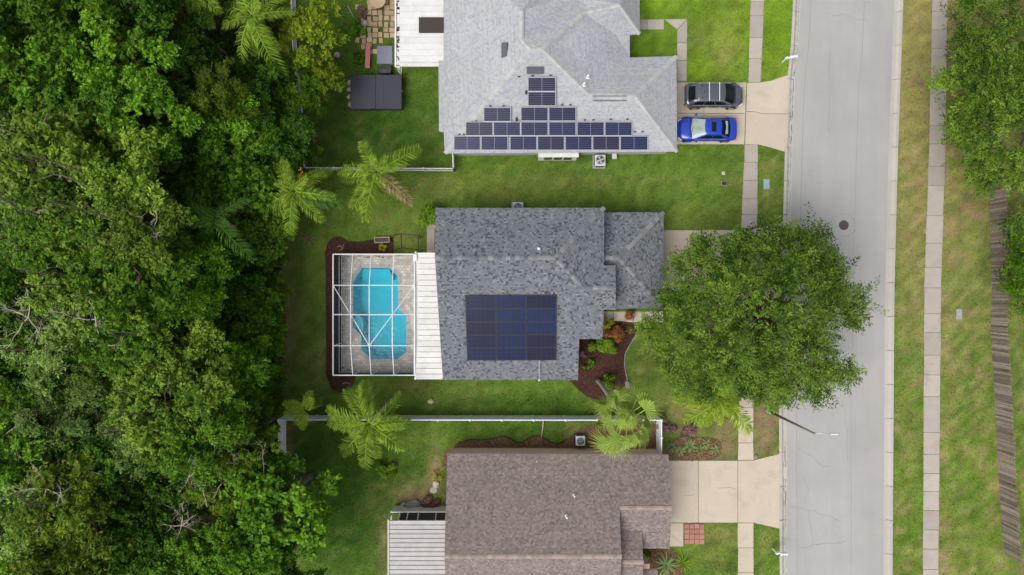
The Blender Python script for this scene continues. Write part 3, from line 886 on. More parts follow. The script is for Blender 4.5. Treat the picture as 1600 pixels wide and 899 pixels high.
def inset(poly, d):
    n = len(poly)
    a = sum(poly[i][0] * poly[(i + 1) % n][1] - poly[(i + 1) % n][0] * poly[i][1] for i in range(n))
    sg = 1 if a > 0 else -1
    out = []
    for i in range(n):
        p0, p1, p2 = Vector(poly[i - 1]), Vector(poly[i]), Vector(poly[(i + 1) % n])
        e1, e2 = (p1 - p0).normalized(), (p2 - p1).normalized()
        n1, n2 = Vector((-e1.y, e1.x)) * sg, Vector((-e2.y, e2.x)) * sg
        q = p1 + (n1 + n2) * (d / (1 + max(-.5, n1.dot(n2))))
        out.append((q.x, q.y))
    return out

def walls(outline, mat, parent, d=0.35):
    pts = [P(*v) for v in outline]
    ins = inset([(p.x, p.y) for p in pts], d)
    n = len(pts)
    vs_ = [(x, y, -0.05) for x, y in ins] + [(x, y, p.z - 0.10) for (x, y), p in zip(ins, pts)]
    MB().add(vs_, [(i, (i + 1) % n, (i + 1) % n + n, i + n) for i in range(n)]).build('wall', mat, parent)
    return ins

def window(parent, a, b, z0, z1, out=0.03):
    """a, b: ends on the wall line, outside is to the right of a>b"""
    A, B = Vector((a[0], a[1], 0)), Vector((b[0], b[1], 0))
    d = (B - A).normalized(); o = Vector((d.y, -d.x, 0)) * out
    f = MB()
    for (p, q) in (((A, z0), (B, z0)), ((A, z1), (B, z1)), ((A, z0), (A, z1)), ((B, z0), (B, z1)), (((A + B) / 2, z0), ((A + B) / 2, z1))):
        f.beam(p[0] + o + Vector((0, 0, p[1])), q[0] + o + Vector((0, 0, q[1])), 0.07, 0.07)
    w = f.build('window', MAT['white'], parent)
    g = MB().add([A + o * .5 + Vector((0, 0, z0)), B + o * .5 + Vector((0, 0, z0)), B + o * .5 + Vector((0, 0, z1)), A + o * .5 + Vector((0, 0, z1))], [(0, 1, 2, 3)])
    g.build('pane', MAT['pane'], w)

def pan_roof(parent, rows, mat, seam, axis_rows, name='patio_roof', thick=0.07):
    """rows: list of four-corner pans (px,py,z)"""
    base = bpy.data.objects.new(name, None); link(base, parent)
    for q in rows:
        c = [P(*v) for v in q]                            # c0-c1 long edge one, c3-c2 long edge two
        up = Vector((0, 0, thick))
        e = (c[3] - c[0]) * 0.16; e2 = (c[2] - c[1]) * 0.16
        # a pan: flat trough with a raised rib along one long side
        m = MB()
        m.add([c[0], c[1], c[2] - e2, c[3] - e, c[0] - up, c[1] - up, c[2] - e2 - up, c[3] - e - up],
              [(0, 1, 2, 3), (7, 6, 5, 4), (0, 4, 5, 1), (1, 5, 6, 2), (2, 6, 7, 3), (3, 7, 4, 0)])
        m2 = [c[3] - e * 1.0 + up * .55, c[2] - e2 * 1.0 + up * .55, c[2] - e2 * (seam or .62) + up * .55, c[3] - e * (seam or .62) + up * .55]
        m.add(m2 + [v - up * 1.5 for v in m2], [(0, 1, 2, 3), (7, 6, 5, 4), (0, 4, 5, 1), (1, 5, 6, 2), (2, 6, 7, 3), (3, 7, 4, 0)])
        me = m.mesh('roof_panel')
        bm = bmesh.new(); bm.from_mesh(me); bmesh.ops.recalc_face_normals(bm, faces=bm.faces); bm.to_mesh(me); bm.free()
        obj('roof_panel', me, mat, base)
    return base

def stub(parent, p, n, r, h, mat, cap=True, name='vent_pipe'):
    m = MB()
    m.tube([p, p + Vector((0, 0, h))], [r, r], 10)
    m.tube([p + Vector((0, 0, -0.02)), p + Vector((0, 0, 0.05))], [r * 2.2, r * 1.3], 10)
    m.build(name, mat, parent)

# --- middle house
HM = thing('house', 'house with slate blue shingle roof beside the swimming pool', 'house', P(810, 450))
HM_inv = Matrix.Translation(-Vector(HM.location))
def at_world(root):
    """children keep world coordinates: cancel the root's own offset"""
    for c in root.children_recursive:
        if c.parent == root: c.matrix_parent_inverse = root.matrix_world.inverted() if False else Matrix.Translation(-Vector(root.location))
Yr = P(0, 403, 5.6).y
zs = lambda py: zsolve(py, 5.6, Yr, 1 / 3)
mv = [(681, 325, 4.4), (679.5, 403, 5.6), (692, 594, zs(594)), (903, 594, zs(594)), (905, 530, zs(530)), (941, 530, zs(530)), (943.5, 484, zs(484)), (962, 484, zs(484)), (962, 450, 4.9), (962, 415, 4.4), (944, 415, 4.4), (944, 325, 4.4), (867, 403, 5.6), (912, 450, 4.9)]
roM, rvM = roof_part(mv, [(0, 1, 12, 11), (1, 2, 3, 4, 5, 6, 7, 8, 13, 12), (11, 12, 13, 10), (10, 13, 8, 9)], MAT['sh_mid'], HM)
caps(roM, rvM, [(1, 12), (12, 11), (12, 13), (13, 8)], MAT['cap_mid'])
insM = walls([mv[i] for i in (0, 1, 2, 3, 4, 5, 6, 7, 8, 9, 10, 11)], MAT['stucco_grey'], HM)
gv = [(936, 332, 2.7), (1037, 332, 2.7), (1036, 482, 2.7), (936, 483, 2.7), (967, 403, 3.85), (936, 403, 3.85)]
roG, rvG = roof_part(gv, [(0, 5, 4, 1), (1, 4, 2), (2, 4, 5, 3)], MAT['sh_mid'], HM)
caps(roG, rvG, [(5, 4), (4, 1), (4, 2)], MAT['cap_mid'])
insG = walls([gv[i] for i in (0, 3, 2, 1)], MAT['stucco_grey'], HM)
nS, pS = plane3(rvM[1], rvM[12], rvM[2])
# windows of the middle house
sA, sB = Vector(insM[2]), Vector(insM[3])
for t0, t1 in ((0.12, 0.27), (0.45, 0.60), (0.78, 0.9)):
    window(HM, sA.lerp(sB, t0), sA.lerp(sB, t1), 0.9, 2.1)
gA, gB = Vector(insG[2]), Vector(insG[3])     # garage door on the drive side
gd = MB()
for i in range(5):
    a, b = gA.lerp(gB, .12), gA.lerp(gB, .88)
    gd.beam((a.x + .03, a.y, 0.25 + i * 0.44), (b.x + .03, b.y, 0.25 + i * 0.44), 0.05, 0.42)
gd.build('garage_door', MAT['white'], HM)
# vents and conduit
p = on_plane(842, 389, *plane3(rvM[0], rvM[1], rvM[12])); stub(HM, p, None, 0.06, 0.35, MAT['white'])
mcond = MB()
pc = [on_plane(842.5, y, nS, pS) + nS * 0.05 for y in (563, 575, 585, 594)]
mcond.tube(pc, [0.022] * 4, 6)
mcond.beam(pc[-1] + Vector((0, 0, -.1)), pc[-1] + Vector((0, 0, .06)), .12, .12)
mcond.build('conduit', MAT['galv'], HM)
pj = on_plane(853, 457, nS, pS) + nS * .06
MB().box((pj.x, pj.y, pj.z), (.22, .12, .12)).build('junction_box', MAT['dark'], HM, bevel=.02)
# white pan roof over the patio
yb = np.linspace(394.5, 593, 24)
rows = []
for a, b in zip(yb[:-1], yb[1:]):
    xe = lambda y: 681.5 + (y - 394) * (10.5 / 199)
    rows.append([(649.5, b, 2.55), (xe(b) + 4, b, 2.58), (xe(a) + 4, a, 2.58), (649.5, a, 2.55)])
pr = pan_roof(HM, rows, MAT['pan'], .42, None)
mg = MB().beam(P(649.2, 393.5, 2.5), P(649.2, 593.5, 2.5), 0.09, 0.12)
mg.build('gutter', MAT['alu'], HM)
MB().beam(P(651, 400, 0) + Vector((0.1, 0, 0)), P(651, 400, 0) + Vector((0.1, 0, 2.45)), .1, .1).build('post', MAT['alu'], HM)
MB().beam(P(655, 585, 0), P(655, 585, 0) + Vector((0, 0, 2.45)), .1, .1).build('post', MAT['alu'], HM)

# --- top house
HT = thing('house', 'house with pale grey shingle roof and scattered solar panels', 'house', P(860, 90))
tv = [(829, 76.5, 5.4), (847, 76.5, 5.4), (815, 62, 5.35), (815, 18, 5.35), (695, 240, 2.7), (693.5, 207, 2.7), (686, 205, 2.7), (685, 95, 2.7), (693, 95, 2.7), (693, -105, 2.7),
      (920, 148, 4.15), (992, 150, 4.2), (1058, 237, 2.7), (1057, 88, 2.7), (984, 90, 2.74), (984, 54, 2.74), (963, 55, 2.9), (912, 20, 4.2), (968, 8, 4.2), (999.5, 53, 2.72),
      (999.5, -37, 2.7), (905, -37, 2.75), (890, -10, 3.9), (905, -105, 2.7)]
roT, rvT = roof_part(tv, [(4, 5, 6, 7, 8, 9, 3, 2, 0), (4, 0, 1, 10, 11, 12), (12, 11, 13), (13, 11, 10, 14), (1, 17, 16, 15, 14, 10), (17, 18, 19, 16), (18, 20, 19), (17, 22, 21, 20, 18), (0, 2, 22, 17, 1), (2, 3, 23, 21, 22), (3, 9, 23)], MAT['sh_top'], HT)
caps(roT, rvT, [(4, 0), (0, 1), (0, 2), (2, 3), (1, 10), (10, 11), (11, 12), (11, 13), (1, 17), (17, 18), (18, 19)], MAT['cap_top'])
insT = walls([tv[i] for i in (4, 5, 6, 7, 8, 9, 23, 21, 20, 19, 16, 15, 14, 13, 12)], MAT['stucco_grey'], HT)
nT, pT = plane3(rvT[4], rvT[0], rvT[12])
nW, pW = plane3(rvT[7], rvT[2], rvT[0])
nE, pE = plane3(rvT[1], rvT[10], rvT[14])
def roof_box(parent, name, px0, py0, px1, py1, n, p0, hgt, mat, inc=0.0, bevel=0.0):
    c = [on_plane(px0, py1, n, p0), on_plane(px1, py1, n, p0), on_plane(px1, py0, n, p0), on_plane(px0, py0, n, p0)]
    m = MB(); lo = [v + n * -0.02 for v in c]; hi = [v + n * hgt for v in c]
    m.add(lo + hi, [(3, 2, 1, 0), (4, 5, 6, 7), (0, 1, 5, 4), (1, 2, 6, 5), (2, 3, 7, 6), (3, 0, 4, 7)])
    return m.build(name, mat, parent, bevel=bevel)
roof_box(HT, 'ridge_vent', 823, 104.5, 849, 115.5, nT, pT, .14, MAT['black_vent'], bevel=.02)
roof_box(HT, 'ridge_vent', 785, 67, 794, 94, nW, pW, .22, MAT['black_vent'], bevel=.02)
for q in ((918, 121), (912, 133)):
    pp_ = on_plane(*q, nE, pE); stub(HT, pp_, None, 0.08, 0.42, MAT['white'])
for yy in (150.3, 157.5):
    a, b = on_plane(926, yy, nT, pT) + nT * .04, on_plane(979, yy, nT, pT) + nT * .04
    MB().beam(a, b, .05, .05, up=nT).build('mounting_rail', MAT['black_vent'], HT)
# hooks above the solar rows and small junction boxes
for q in ((832, 118.5), (860, 118), (766, 165.5), (787, 165.5), (878, 164), (891, 164), (738, 190), (744, 189.5), (914, 187.5), (927, 187.5), (954, 186.5), (980, 186.5), (718, 210), (725, 210), (992, 206), (1004, 206), (811, 120)):
    pp_ = on_plane(*q, nT, pT) + nT * .05
    MB().box(tuple(pp_), (.16, .07, .09)).build('roof_clamp', MAT['dark'], HT)
for q in ((822, 144.5), (807, 186.5)):
    pp_ = on_plane(*q, nT, pT) + nT * .06
    MB().box(tuple(pp_), (.14, .26, .1)).build('junction_box', MAT['dark'], HT, bevel=.015)
# bay with sill under the south eave, windows, garage door
a, b = P(842, 236, 2.2), P(903, 236, 2.2)
bw = MB().box(((a.x + b.x) / 2, a.y - .16, 1.35), (b.x - a.x, 0.5, 1.7)).build('bay_window', MAT['white'], HT, bevel=.02)
for fx in (-.42, .02, .46):
    MB().box(((a.x + b.x) / 2 + fx * 1.7 - .02, a.y - .425, 1.4), (.6, .03, 1.0)).build('pane', MAT['pane'], bw)
MB().box(((a.x + b.x) / 2, a.y - .18, 2.24), (b.x - a.x + .1, 0.62, .07)).build('awning', MAT['pan'], bw)
MB().box((P(908, 0).x * .96, P(0, 243).y, 1.2), (.22, .14, .35)).build('meter_box', MAT['dark'], HT, bevel=.02)
gA, gB = P(1040, 215, 0), P(1040, 110, 0)
gd = MB()
xg = P(1057, 0, 2.7).x - .33
for i in range(5): gd.beam((xg, P(0, 222, 2.7).y, 0.25 + i * 0.44), (xg, P(0, 104, 2.7).y, 0.25 + i * 0.44), 0.05, 0.42)
gd.build('garage_door', MAT['white'], HT)
# white patio roof of the top house with a smoked panel
yb = np.linspace(-60, 97, 17)
rows = [[(624.5, b, 2.65), (696, b, 2.66), (696, a, 2.66), (624.5, a, 2.65)] for a, b in zip(yb[:-1], yb[1:])]
pan_roof(HT, rows, MAT['pan'], .26, None)
c0, c1 = P(654.5, 52, 2.73), P(693, 27.5, 2.73)
MB().box(((c0.x + c1.x) / 2, (c0.y + c1.y) / 2, 2.75), (c1.x - c0.x, c1.y - c0.y, .06)).build('skylight', MAT['copper_panel'], HT, bevel=.01)
for k in range(9):
    y = c0.y + (c1.y - c0.y) * (k + .5) / 9
    MB().box(((c0.x + c1.x) / 2, y, 2.79), (c1.x - c0.x - .1, .015, .02)).build('skylight_rib', MAT['copper_panel'], HT)
mg = MB()
mg.beam(P(618, -60, 2.5), P(618, 105, 2.5), .10, .10); mg.build('gutter', MAT['alu'], HT)
MB().box((P(621.5, 0, 2.45).x, P(0, 22, 2.45).y, 2.42), (.28, 8.0, .03)).build('gutter_tray', MAT['pan'], HT)
MB().box((P(655, 0, 2.4).x, P(0, 100, 2.4).y, 2.45), (3.55, .45, .10)).build('beam', MAT['pan'], HT)
for k, y in enumerate((-30, -5, 22, 48, 74, 103)):
    a = P(619, y, 2.4); MB().beam((a.x, a.y, 0), (a.x, a.y, 2.45), .08, .08).build('post', MAT['alu'], HT)
    MB().box((a.x + .1, a.y, 2.47), (.34, .06, .06)).build('bracket', MAT['dark'], HT)
rl = MB()
for z in (.1, 1.0, 2.4): rl.beam((P(619, 0, 2.4).x, P(0, -30, 2.4).y, z), (P(619, 0, 2.4).x, P(0, 103, 2.4).y, z), .05, .05)
rl.build('rail', MAT['alu'], HT)
for k in range(16):        # leaf debris in the gutter tray
    a = P(621.5, R_.uniform(0, 100), 2.46)
    MB().box((a.x + R_.uniform(-.08, .08), a.y, 2.445), (R_.uniform(.05, .2), R_.uniform(.05, .3), .02), R_.uniform(0, 3)).build('leaf_debris', MAT['soil'], HT)

# --- bottom house
HB = thing('house', 'house with brown shingle gable roof at the bottom edge', 'house', P(850, 830))
Ye = P(0, 709, 2.7).y
def zb(py):
    z = 3.5
    for _ in range(30):
        Y = (449.5 - py) / S * (1 - z / H); z = 2.7 + (Ye - Y) / 3
    return z
zr_ = zb(870)
Yrb = P(0, 870, zr_).y; Ysb = Yrb - (Ye - Yrb)
pys = 449.5 - Ysb * S / (1 - 2.7 / H)
bvv = [(699, 709, 2.7), (694.5, 870, zr_), (699, pys, 2.7), (967, pys, 2.7), (971, 870, zr_), (968, 794, zb(794)), (1049.5, 794, zb(794)), (1044.5, 711, 2.72)]
roB, rvB = roof_part(bvv, [(0, 1, 4, 5, 6, 7), (1, 2, 3, 4)], MAT['sh_bot'], HB)
caps(roB, rvB, [(1, 4), (5, 6)], MAT['cap_bot'])
zg = zb(794); Yg = P(0, 794, zg).y
zq = zsolve(857.5, zg, Yg, 1 / 3)
gb = [(955, 795.5, zg - .03), (1049.5, 795, zg - .02), (1046.5, 857.5, zq), (955, 857.5, zq)]
roof_part(gb, [(0, 1, 2, 3)], MAT['sh_bot'], HB)
walls([bvv[i] for i in (0, 1, 2, 3, 4, 5, 6, 7)][::1], MAT['stucco_tan'], HB, d=.18)
walls([(955, 800, zq), (1046, 800, zq + .9), (1046.5, 857.5, zq), (955, 857.5, zq)], MAT['stucco_tan'], HB, d=.3)
po = [(966, 831, 3.3), (1003, 831, 3.3), (1005, 879, 3.96), (966, 879, 3.96), (1003, 930, 3.3), (966, 930, 3.3)]
roP, rvP = roof_part(po, [(0, 1, 2, 3), (3, 2, 4, 5)], MAT['sh_bot'], HB)
caps(roP, rvP, [(3, 2)], MAT['cap_bot'])
walls([po[i] for i in (0, 3, 5, 4, 2, 1)], MAT['stucco_tan'], HB, d=.3)
pl = [(1000, 891, 2.5), (1028, 891, 2.5), (1028, 930, 2.9), (1000, 930, 2.9)]
roof_part(pl, [(0, 1, 2, 3)], MAT['sh_bot'], HB)
MB().box((P(1008, 0, 2.2).x, P(0, 885, 2.2).y, 1.2), (.6, .5, 2.4)).build('pillar', MAT['stucco_tan'], HB, bevel=.02)
nB, pB = plane3(rvB[0], rvB[1], rvB[4])
for q, r, h in (((897, 774), .05, .38), ((885, 807), .06, .42), ((839, 721), .03, .25)):
    stub(HB, on_plane(*q, nB, pB), None, r, h, MAT['white'])
xg = P(1044, 0, 2.7).x - .14
gd = MB()
for i in range(5): gd.beam((xg, P(0, 722, 2.7).y, 0.25 + i * 0.44), (xg, P(0, 815, 2.7).y, 0.25 + i * 0.44), 0.05, 0.42)
gd.build('garage_door', MAT['white'], HB)
# metal patio roof, bottom house
yb = np.linspace(813, 960, 22)
rows = [[(608.5, b, 2.45), (697, b, 2.5), (697, a, 2.5), (608.5, a, 2.45)] for a, b in zip(yb[:-1], yb[1:])]
pan_roof(HB, rows, MAT['pan_grey'], None, None)
sw = bpy.data.objects.new('screen_wall', None); link(sw, HB)
yw = P(0, 808, 2.2).y
for i, (xa, xb) in enumerate(((624, 635), (636.5, 652), (653.5, 680), (681, 696))):
    a, b = P(xa, 807, 2.3), P(xb, 807, 2.3)
    MB().add([(a.x, yw + .12, 1.55), (b.x, yw + .12, 1.55), (b.x, yw - .22, 2.3), (a.x, yw - .22, 2.3)], [(0, 1, 2, 3)]).build('screen', MAT['dark'], sw)
fr = MB()
a0, a1 = P(607, 812, 2.4), P(697, 806, 2.3)
fr.beam((a0.x, yw + .14, 1.5), (a1.x, yw + .14, 1.5), .08, .08); fr.beam((a0.x, yw - .24, 2.33), (a1.x, yw - .24, 2.33), .08, .08)
for xa in (623, 635.7, 652.7, 680.5, 696):
    x = P(xa, 0, 2.1).x; fr.beam((x, yw + .14, 0), (x, yw + .14, 1.5), .06, .06); fr.beam((x, yw + .14, 1.5), (x, yw - .24, 2.33), .06, .06)
fr.build('frame', MAT['pan'], sw)
kick = MB().add([(a0.x, yw + .15, 0), (a1.x, yw + .15, 0), (a1.x, yw + .15, 1.5), (a0.x, yw + .15, 1.5)], [(3, 2, 1, 0)]).build('panel', MAT['pan'], sw)
fw = MB()
for z in (2.42, 1.2): fw.beam(P(606.6, 812, 2.42) * 1.0 - Vector((0, 0, 2.42 - z)), P(606.6, 960, 2.42) - Vector((0, 0, 2.42 - z)), .07, .07)
for y in (813, 840, 870, 899, 930):
    a = P(606.6, y, 2.42); fw.beam((a.x, a.y, 0), (a.x, a.y, 2.42), .06, .06)
fw.build('frame', MAT['pan'], sw)

for h in (HM, HT, HB):
    inv = Matrix.Translation(-Vector(h.location))
    for c in h.children: c.matrix_parent_inverse = inv

# ------------------------------------------------------------------ solar panels
ORD = ['first', 'second', 'third', 'fourth', 'fifth', 'sixth', 'seventh', 'eighth']
def solar(corners, frame, sheet_, cells, label, group, ncol, nrow, gap, fw=0.035, half=0.0):
    c = [Vector(v) for v in corners]           # bl, br, tr, tl
    n = (c[1] - c[0]).cross(c[3] - c[0]).normalized()
    org = (c[0] + c[2]) / 2
    root = thing('solar_panel', label, 'solar panel', tuple(org), 0, group)
    c = [v - org for v in c]
    bil = lambda u, v: (c[0] * (1 - u) + c[1] * u) * (1 - v) + (c[3] * (1 - u) + c[2] * u) * v
    f = MB()
    for a, b in ((0, 1), (1, 2), (2, 3), (3, 0)): f.beam(c[a], c[b], fw, 0.045, up=n)
    f.build('frame', frame, root)
    s = MB(); s.add([v + n * .008 for v in c] + [v - n * .015 for v in c], [(0, 1, 2, 3), (7, 6, 5, 4)]).build('backsheet', sheet_, root)
    g = MB(); k = 0
    w = (c[1] - c[0]).length; h = (c[3] - c[0]).length
    mu, mv_ = 0.025 / w, 0.025 / h
    for i in range(ncol):
        for j in range(nrow):
            gu, gv_ = gap / w / 2, gap / h / 2
            u0 = mu + (1 - 2 * mu) * i / ncol + gu + (half / w if i == ncol // 2 and ncol % 2 == 0 else 0); u1 = mu + (1 - 2 * mu) * (i + 1) / ncol - gu - (half / w if i == ncol // 2 - 1 and ncol % 2 == 0 else 0)
            v0 = mv_ + (1 - 2 * mv_) * j / nrow + gv_; v1 = mv_ + (1 - 2 * mv_) * (j + 1) / nrow - gv_
            q = [bil(u0, v0), bil(u1, v0), bil(u1, v1), bil(u0, v1)]
            g.add([v + n * .014 for v in q], [(0, 1, 2, 3)])
    g.build('cells', cells, root)
# dark array on the middle house: 3 x 5
arr = [[on_plane(726.5, 461, nS, pS), on_plane(869.5, 460.5, nS, pS)], [on_plane(730, 562.5, nS, pS), on_plane(868.8, 562, nS, pS)]]
rowname = ['top', 'second', 'third', 'fourth', 'bottom']
for r in range(5):
    for cc in range(3):
        def pt(u, v): return (arr[0][0].lerp(arr[0][1], u)).lerp(arr[1][0].lerp(arr[1][1], u), v) + nS * .12
        e = 0.0035
        q = [pt(cc / 3 + e, (r + 1) / 5 - e), pt((cc + 1) / 3 - e, (r + 1) / 5 - e), pt((cc + 1) / 3 - e, r / 5 + e), pt(cc / 3 + e, r / 5 + e)]
        solar(q, MAT['frame_mid'], MAT['backsheet_mid'], MAT['cells_mid'], '%s dark solar panel in %s row of the slate roof array' % (['left', 'middle', 'right'][cc], rowname[r]), 'dark solar panels on the slate roof', 6, 3, 0.012, 0.03)
# silver framed panels on the pale roof
tops = []
def trow(y0, y1, xs, rn):
    for i, (a, b) in enumerate(xs):
        q = [on_plane(a, y1, nT, pT) + nT * .12, on_plane(b, y1, nT, pT) + nT * .12, on_plane(b, y0, nT, pT) + nT * .12, on_plane(a, y0, nT, pT) + nT * .12]
        lab = rn[i] if isinstance(rn, list) else '%s silver framed panel from the left in %s' % (ORD[i], rn)
        solar(q, MAT['frame_top'], MAT['backsheet'], MAT['cells_top'], lab, 'silver framed solar panels on the pale roof', 2, 6, 0.014, 0.045, 0.012)
trow(121, 142.5, [(825, 868)], ['highest silver framed solar panel below the grey roof vent'])
trow(143.5, 165, [(825, 868)], ['silver framed solar panel directly below the highest one on the pale roof'])
trow(168, 189.5, [(756, 798)], ['lone silver framed solar panel left of the central stack on pale roof'])
trow(167.5, 188.5, [(814, 856), (857.5, 899.5)], ['left silver framed panel of the pair above the row of six', 'right silver framed panel of the pair above the row of six'])
trow(190.5, 211.5, [(728, 770), (771.3, 813), (814, 856), (857.5, 899.5), (901.5, 943.5), (945, 987)], 'the row of six')
trow(212.5, 234, [(709.5, 750.5), (752, 793.5), (797, 838.5), (840, 881.5), (883, 924.5), (926, 967.5), (969, 1011.5)], 'the bottom row of seven')

# ------------------------------------------------------------------ pool, deck, enclosure
POOL = [(552, 441), (566, 419), (608, 419), (622, 432), (622, 482), (635, 494), (635, 549), (622, 561), (580, 561), (565, 546), (565, 524), (552, 511)]
pp2 = [P2(*q) for q in POOL]
deck_o = [P2(533, 399.5), P2(655, 399.5), P2(655, 580), P2(533, 580)]
dk = MB()
loops = [[Vector((x, y, 0.05)) for x, y in deck_o], [Vector((x, y, 0.05)) for x, y in inset(pp2, -0.28)]]
tris = geometry.tessellate_polygon(loops)
flat = loops[0] + loops[1]
tt = []
for t in tris:
    a, b, c = [flat[i] for i in t]
    tt.append(t if (b - a).cross(c - a).z > 0 else tuple(reversed(t)))
dk.add([tuple(v) for v in flat], tt)
for lp in loops:
    for i in range(len(lp)):
        a, b = lp[i], lp[(i + 1) % len(lp)]
        dk.add([a, b, b - Vector((0, 0, .3)), a - Vector((0, 0, .3))], [(0, 1, 2, 3)])
deck = dk.build('pool_deck', MAT['deck']); deck['kind'] = 'structure'
pool = thing('swimming_pool', 'blue angular swimming pool under the white framed enclosure', 'swimming pool', P(593, 490))
b = MB(); n = len(pp2); ccw = pp2 if sum(pp2[i][0] * pp2[(i + 1) % n][1] - pp2[(i + 1) % n][0] * pp2[i][1] for i in range(n)) > 0 else pp2[::-1]
o_ = Vector(pool.location)
def loc_(q, z): return (q[0] - o_.x, q[1] - o_.y, z)
bot = inset(ccw, 0.18)
b.add([loc_(q, 0.03) for q in ccw] + [loc_(q, -1.5) for q in bot], [tuple(reversed((i, (i + 1) % n, (i + 1) % n + n, i + n))) for i in range(n)] + [tuple(range(n, 2 * n))])
b.build('basin', MAT['pool_plaster'], pool)
MB().add([loc_(q, -0.06) for q in ccw], [tuple(range(n))]).build('water', MAT['water'], pool)
cop_o = inset(ccw, -0.28)
for i in range(n):
    a0, a1 = Vector(ccw[i]), Vector(ccw[(i + 1) % n]); b0, b1 = Vector(cop_o[i]), Vector(cop_o[(i + 1) % n])
    k = max(1, round((a1 - a0).length / .6))
    for j in range(k):
        q = [a0.lerp(a1, j / k + .004), a0.lerp(a1, (j + 1) / k - .004), b0.lerp(b1, (j + 1) / k - .004), b0.lerp(b1, j / k + .004)]
        MB().prism([(v.x - o_.x, v.y - o_.y) for v in q], -.02, .075).build('coping', MAT['coping'], pool, bevel=.012)
stp = [P2(*q) for q in ((552.6, 511), (552.6, 492), (560, 494), (566, 502), (566, 520), (564.6, 524))]
MB().prism([(x - o_.x, y - o_.y) for x, y in stp], -1.2, -.35).build('pool_step', worn('pale_pool_step', (0.22, 0.58, 0.66), .6, .05, 2), pool)

for k, dz in ((0, -.35), (1, -.62), (2, -.90)):
    st_ = [P2(566.5 - k * 0, 420.5), P2(607, 420.5), P2(609 + k, 426 + k * 6), P2(563 - k, 426 + k * 6)]
    MB().prism([(x - o_.x, y - o_.y) for x, y in st_], -1.45, dz).build('pool_step', MAT['pool_plaster'], pool)
cage = thing('pool_enclosure', 'white framed screen enclosure standing over the pool', 'enclosure', P(590, 490))
Z0, Z1, ZE = 2.6, 3.3, 2.75
gx = [520.5, 548, 577, 613, 647.5]; gy = [397.5, 446, 492, 540.5, 586.5]
def node(i, j):
    z = Z0 if (i == 0 or j in (0, 4)) else Z1
    if i == 4: z = ZE if j not in (0, 4) else Z0
    x, y = gx[i], gy[j]
    if 0 < i < 4 and j in (0, 4): x = 800 - (800 - x) * .9870
    return P(x, y, z)
oc = Vector(cage.location)
def beam_c(a, b, w=.07, h=.09, name='beam'):
    MB().beam(a - oc, b - oc, w, h).build(name, MAT['alu'], cage)
for i in range(5):
    for j in range(5):
        if i < 4: beam_c(node(i, j), node(i + 1, j), .05 if j not in (0, 4) else .075)
        if j < 4: beam_c(node(i, j), node(i, j + 1), .05 if i not in (0, 4) else .075)
        if i < 4 and j < 4:
            q = [node(i, j + 1), node(i + 1, j + 1), node(i + 1, j), node(i, j)]
            MB().add([v - oc for v in q], [(0, 1, 2, 3)]).build('screen_panel', MAT['screen'], cage)
beam_c(node(0, 1), node(2, 3), .05, .06); beam_c(node(2, 3), node(4, 1), .05, .06)
def wall_c(a, b, rails=(0.08, 0.85), npan=1):
    g = lambda v, z: Vector((v.x, v.y, z))
    beam_c(g(a, 0), g(a, Z0), .07, .07, 'post')
    for z in rails: beam_c(g(a, z), g(b, z), .05, .06, 'rail')
    MB().add([g(a, .05) - oc, g(b, .05) - oc, b - oc, a - oc], [(0, 1, 2, 3)]).build('screen_panel', MAT['screen'], cage)
for j in range(4): wall_c(node(0, j), node(0, j + 1))
for i in range(4): wall_c(node(i, 0), node(i + 1, 0))
for i in range(4): wall_c(node(i + 1, 4), node(i, 4))
g = node(4, 4); beam_c(Vector((g.x, g.y, 0)), g, .08, .08, 'post'); g = node(4, 0); beam_c(Vector((g.x, g.y, 0)), g, .08, .08, 'post')
# kick plate along the west and south walls, and the downpipe
MB().box((node(4, 0).x - oc.x + .06, node(4, 0).y - oc.y - .25, 2.68), (.25, .5, .08)).build('downpipe', MAT['alu'], cage, bevel=.03)
# small pool things by the south wall
for k, (x, y, rz) in enumerate(((560, 581, .1), (592, 580.5, .2), (622, 580, -.1))):
    pass

# ------------------------------------------------------------------ fences
def vinyl_fence():
    r = thing('vinyl_fence', 'white vinyl privacy fence between the blue and brown houses', 'fence', P(740, 650))
    o = Vector(r.location)
    hgt = 1.8
    def seg(A, B, npan, topslope=0.0):
        for k in range(npan):
            a = A.lerp(B, k / npan); b = A.lerp(B, (k + 1) / npan); d = (b - a).normalized()
            a1, b1 = a + d * .07 - o, b - d * .07 - o
            pn = MB().beam(a1 + Vector((0, 0, .92)), b1 + Vector((0, 0, .92)), .035, 1.66).build('panel', MAT['vinyl'], r)
            MB().beam(a1 + Vector((0, 0, 1.74)), b1 + Vector((0, 0, 1.74)), .06, .10).build('rail', MAT['vinyl'], pn)
            MB().beam(a1 + Vector((0, 0, .12)), b1 + Vector((0, 0, .12)), .06, .12).build('rail', MAT['vinyl'], pn)
    def post(p):
        q = p - o
        po_ = MB().box((q.x, q.y, .92), (.13, .13, 1.84)).build('post', MAT['vinyl'], r, bevel=.01)
        MB().add([(q.x - .08, q.y - .08, 1.84), (q.x + .08, q.y - .08, 1.84), (q.x + .08, q.y + .08, 1.84), (q.x - .08, q.y + .08, 1.84), (q.x, q.y, 1.91)], [(0, 1, 4), (1, 2, 4), (2, 3, 4), (3, 0, 4), (3, 2, 1, 0)]).build('post_cap', MAT['white'], po_)
    NW, NE, SWp, SEp = P(447, 649.5), P(1026, 650), P(447, 706), P(1026, 703)
    seg(NW, NE, 12); seg(NW, SWp, 1); seg(NE, SEp, 2)
    for k in range(13): post(NW.lerp(NE, k / 12))
    post(SWp); post(SEp); post(NE.lerp(SEp, .5))
vinyl_fence()

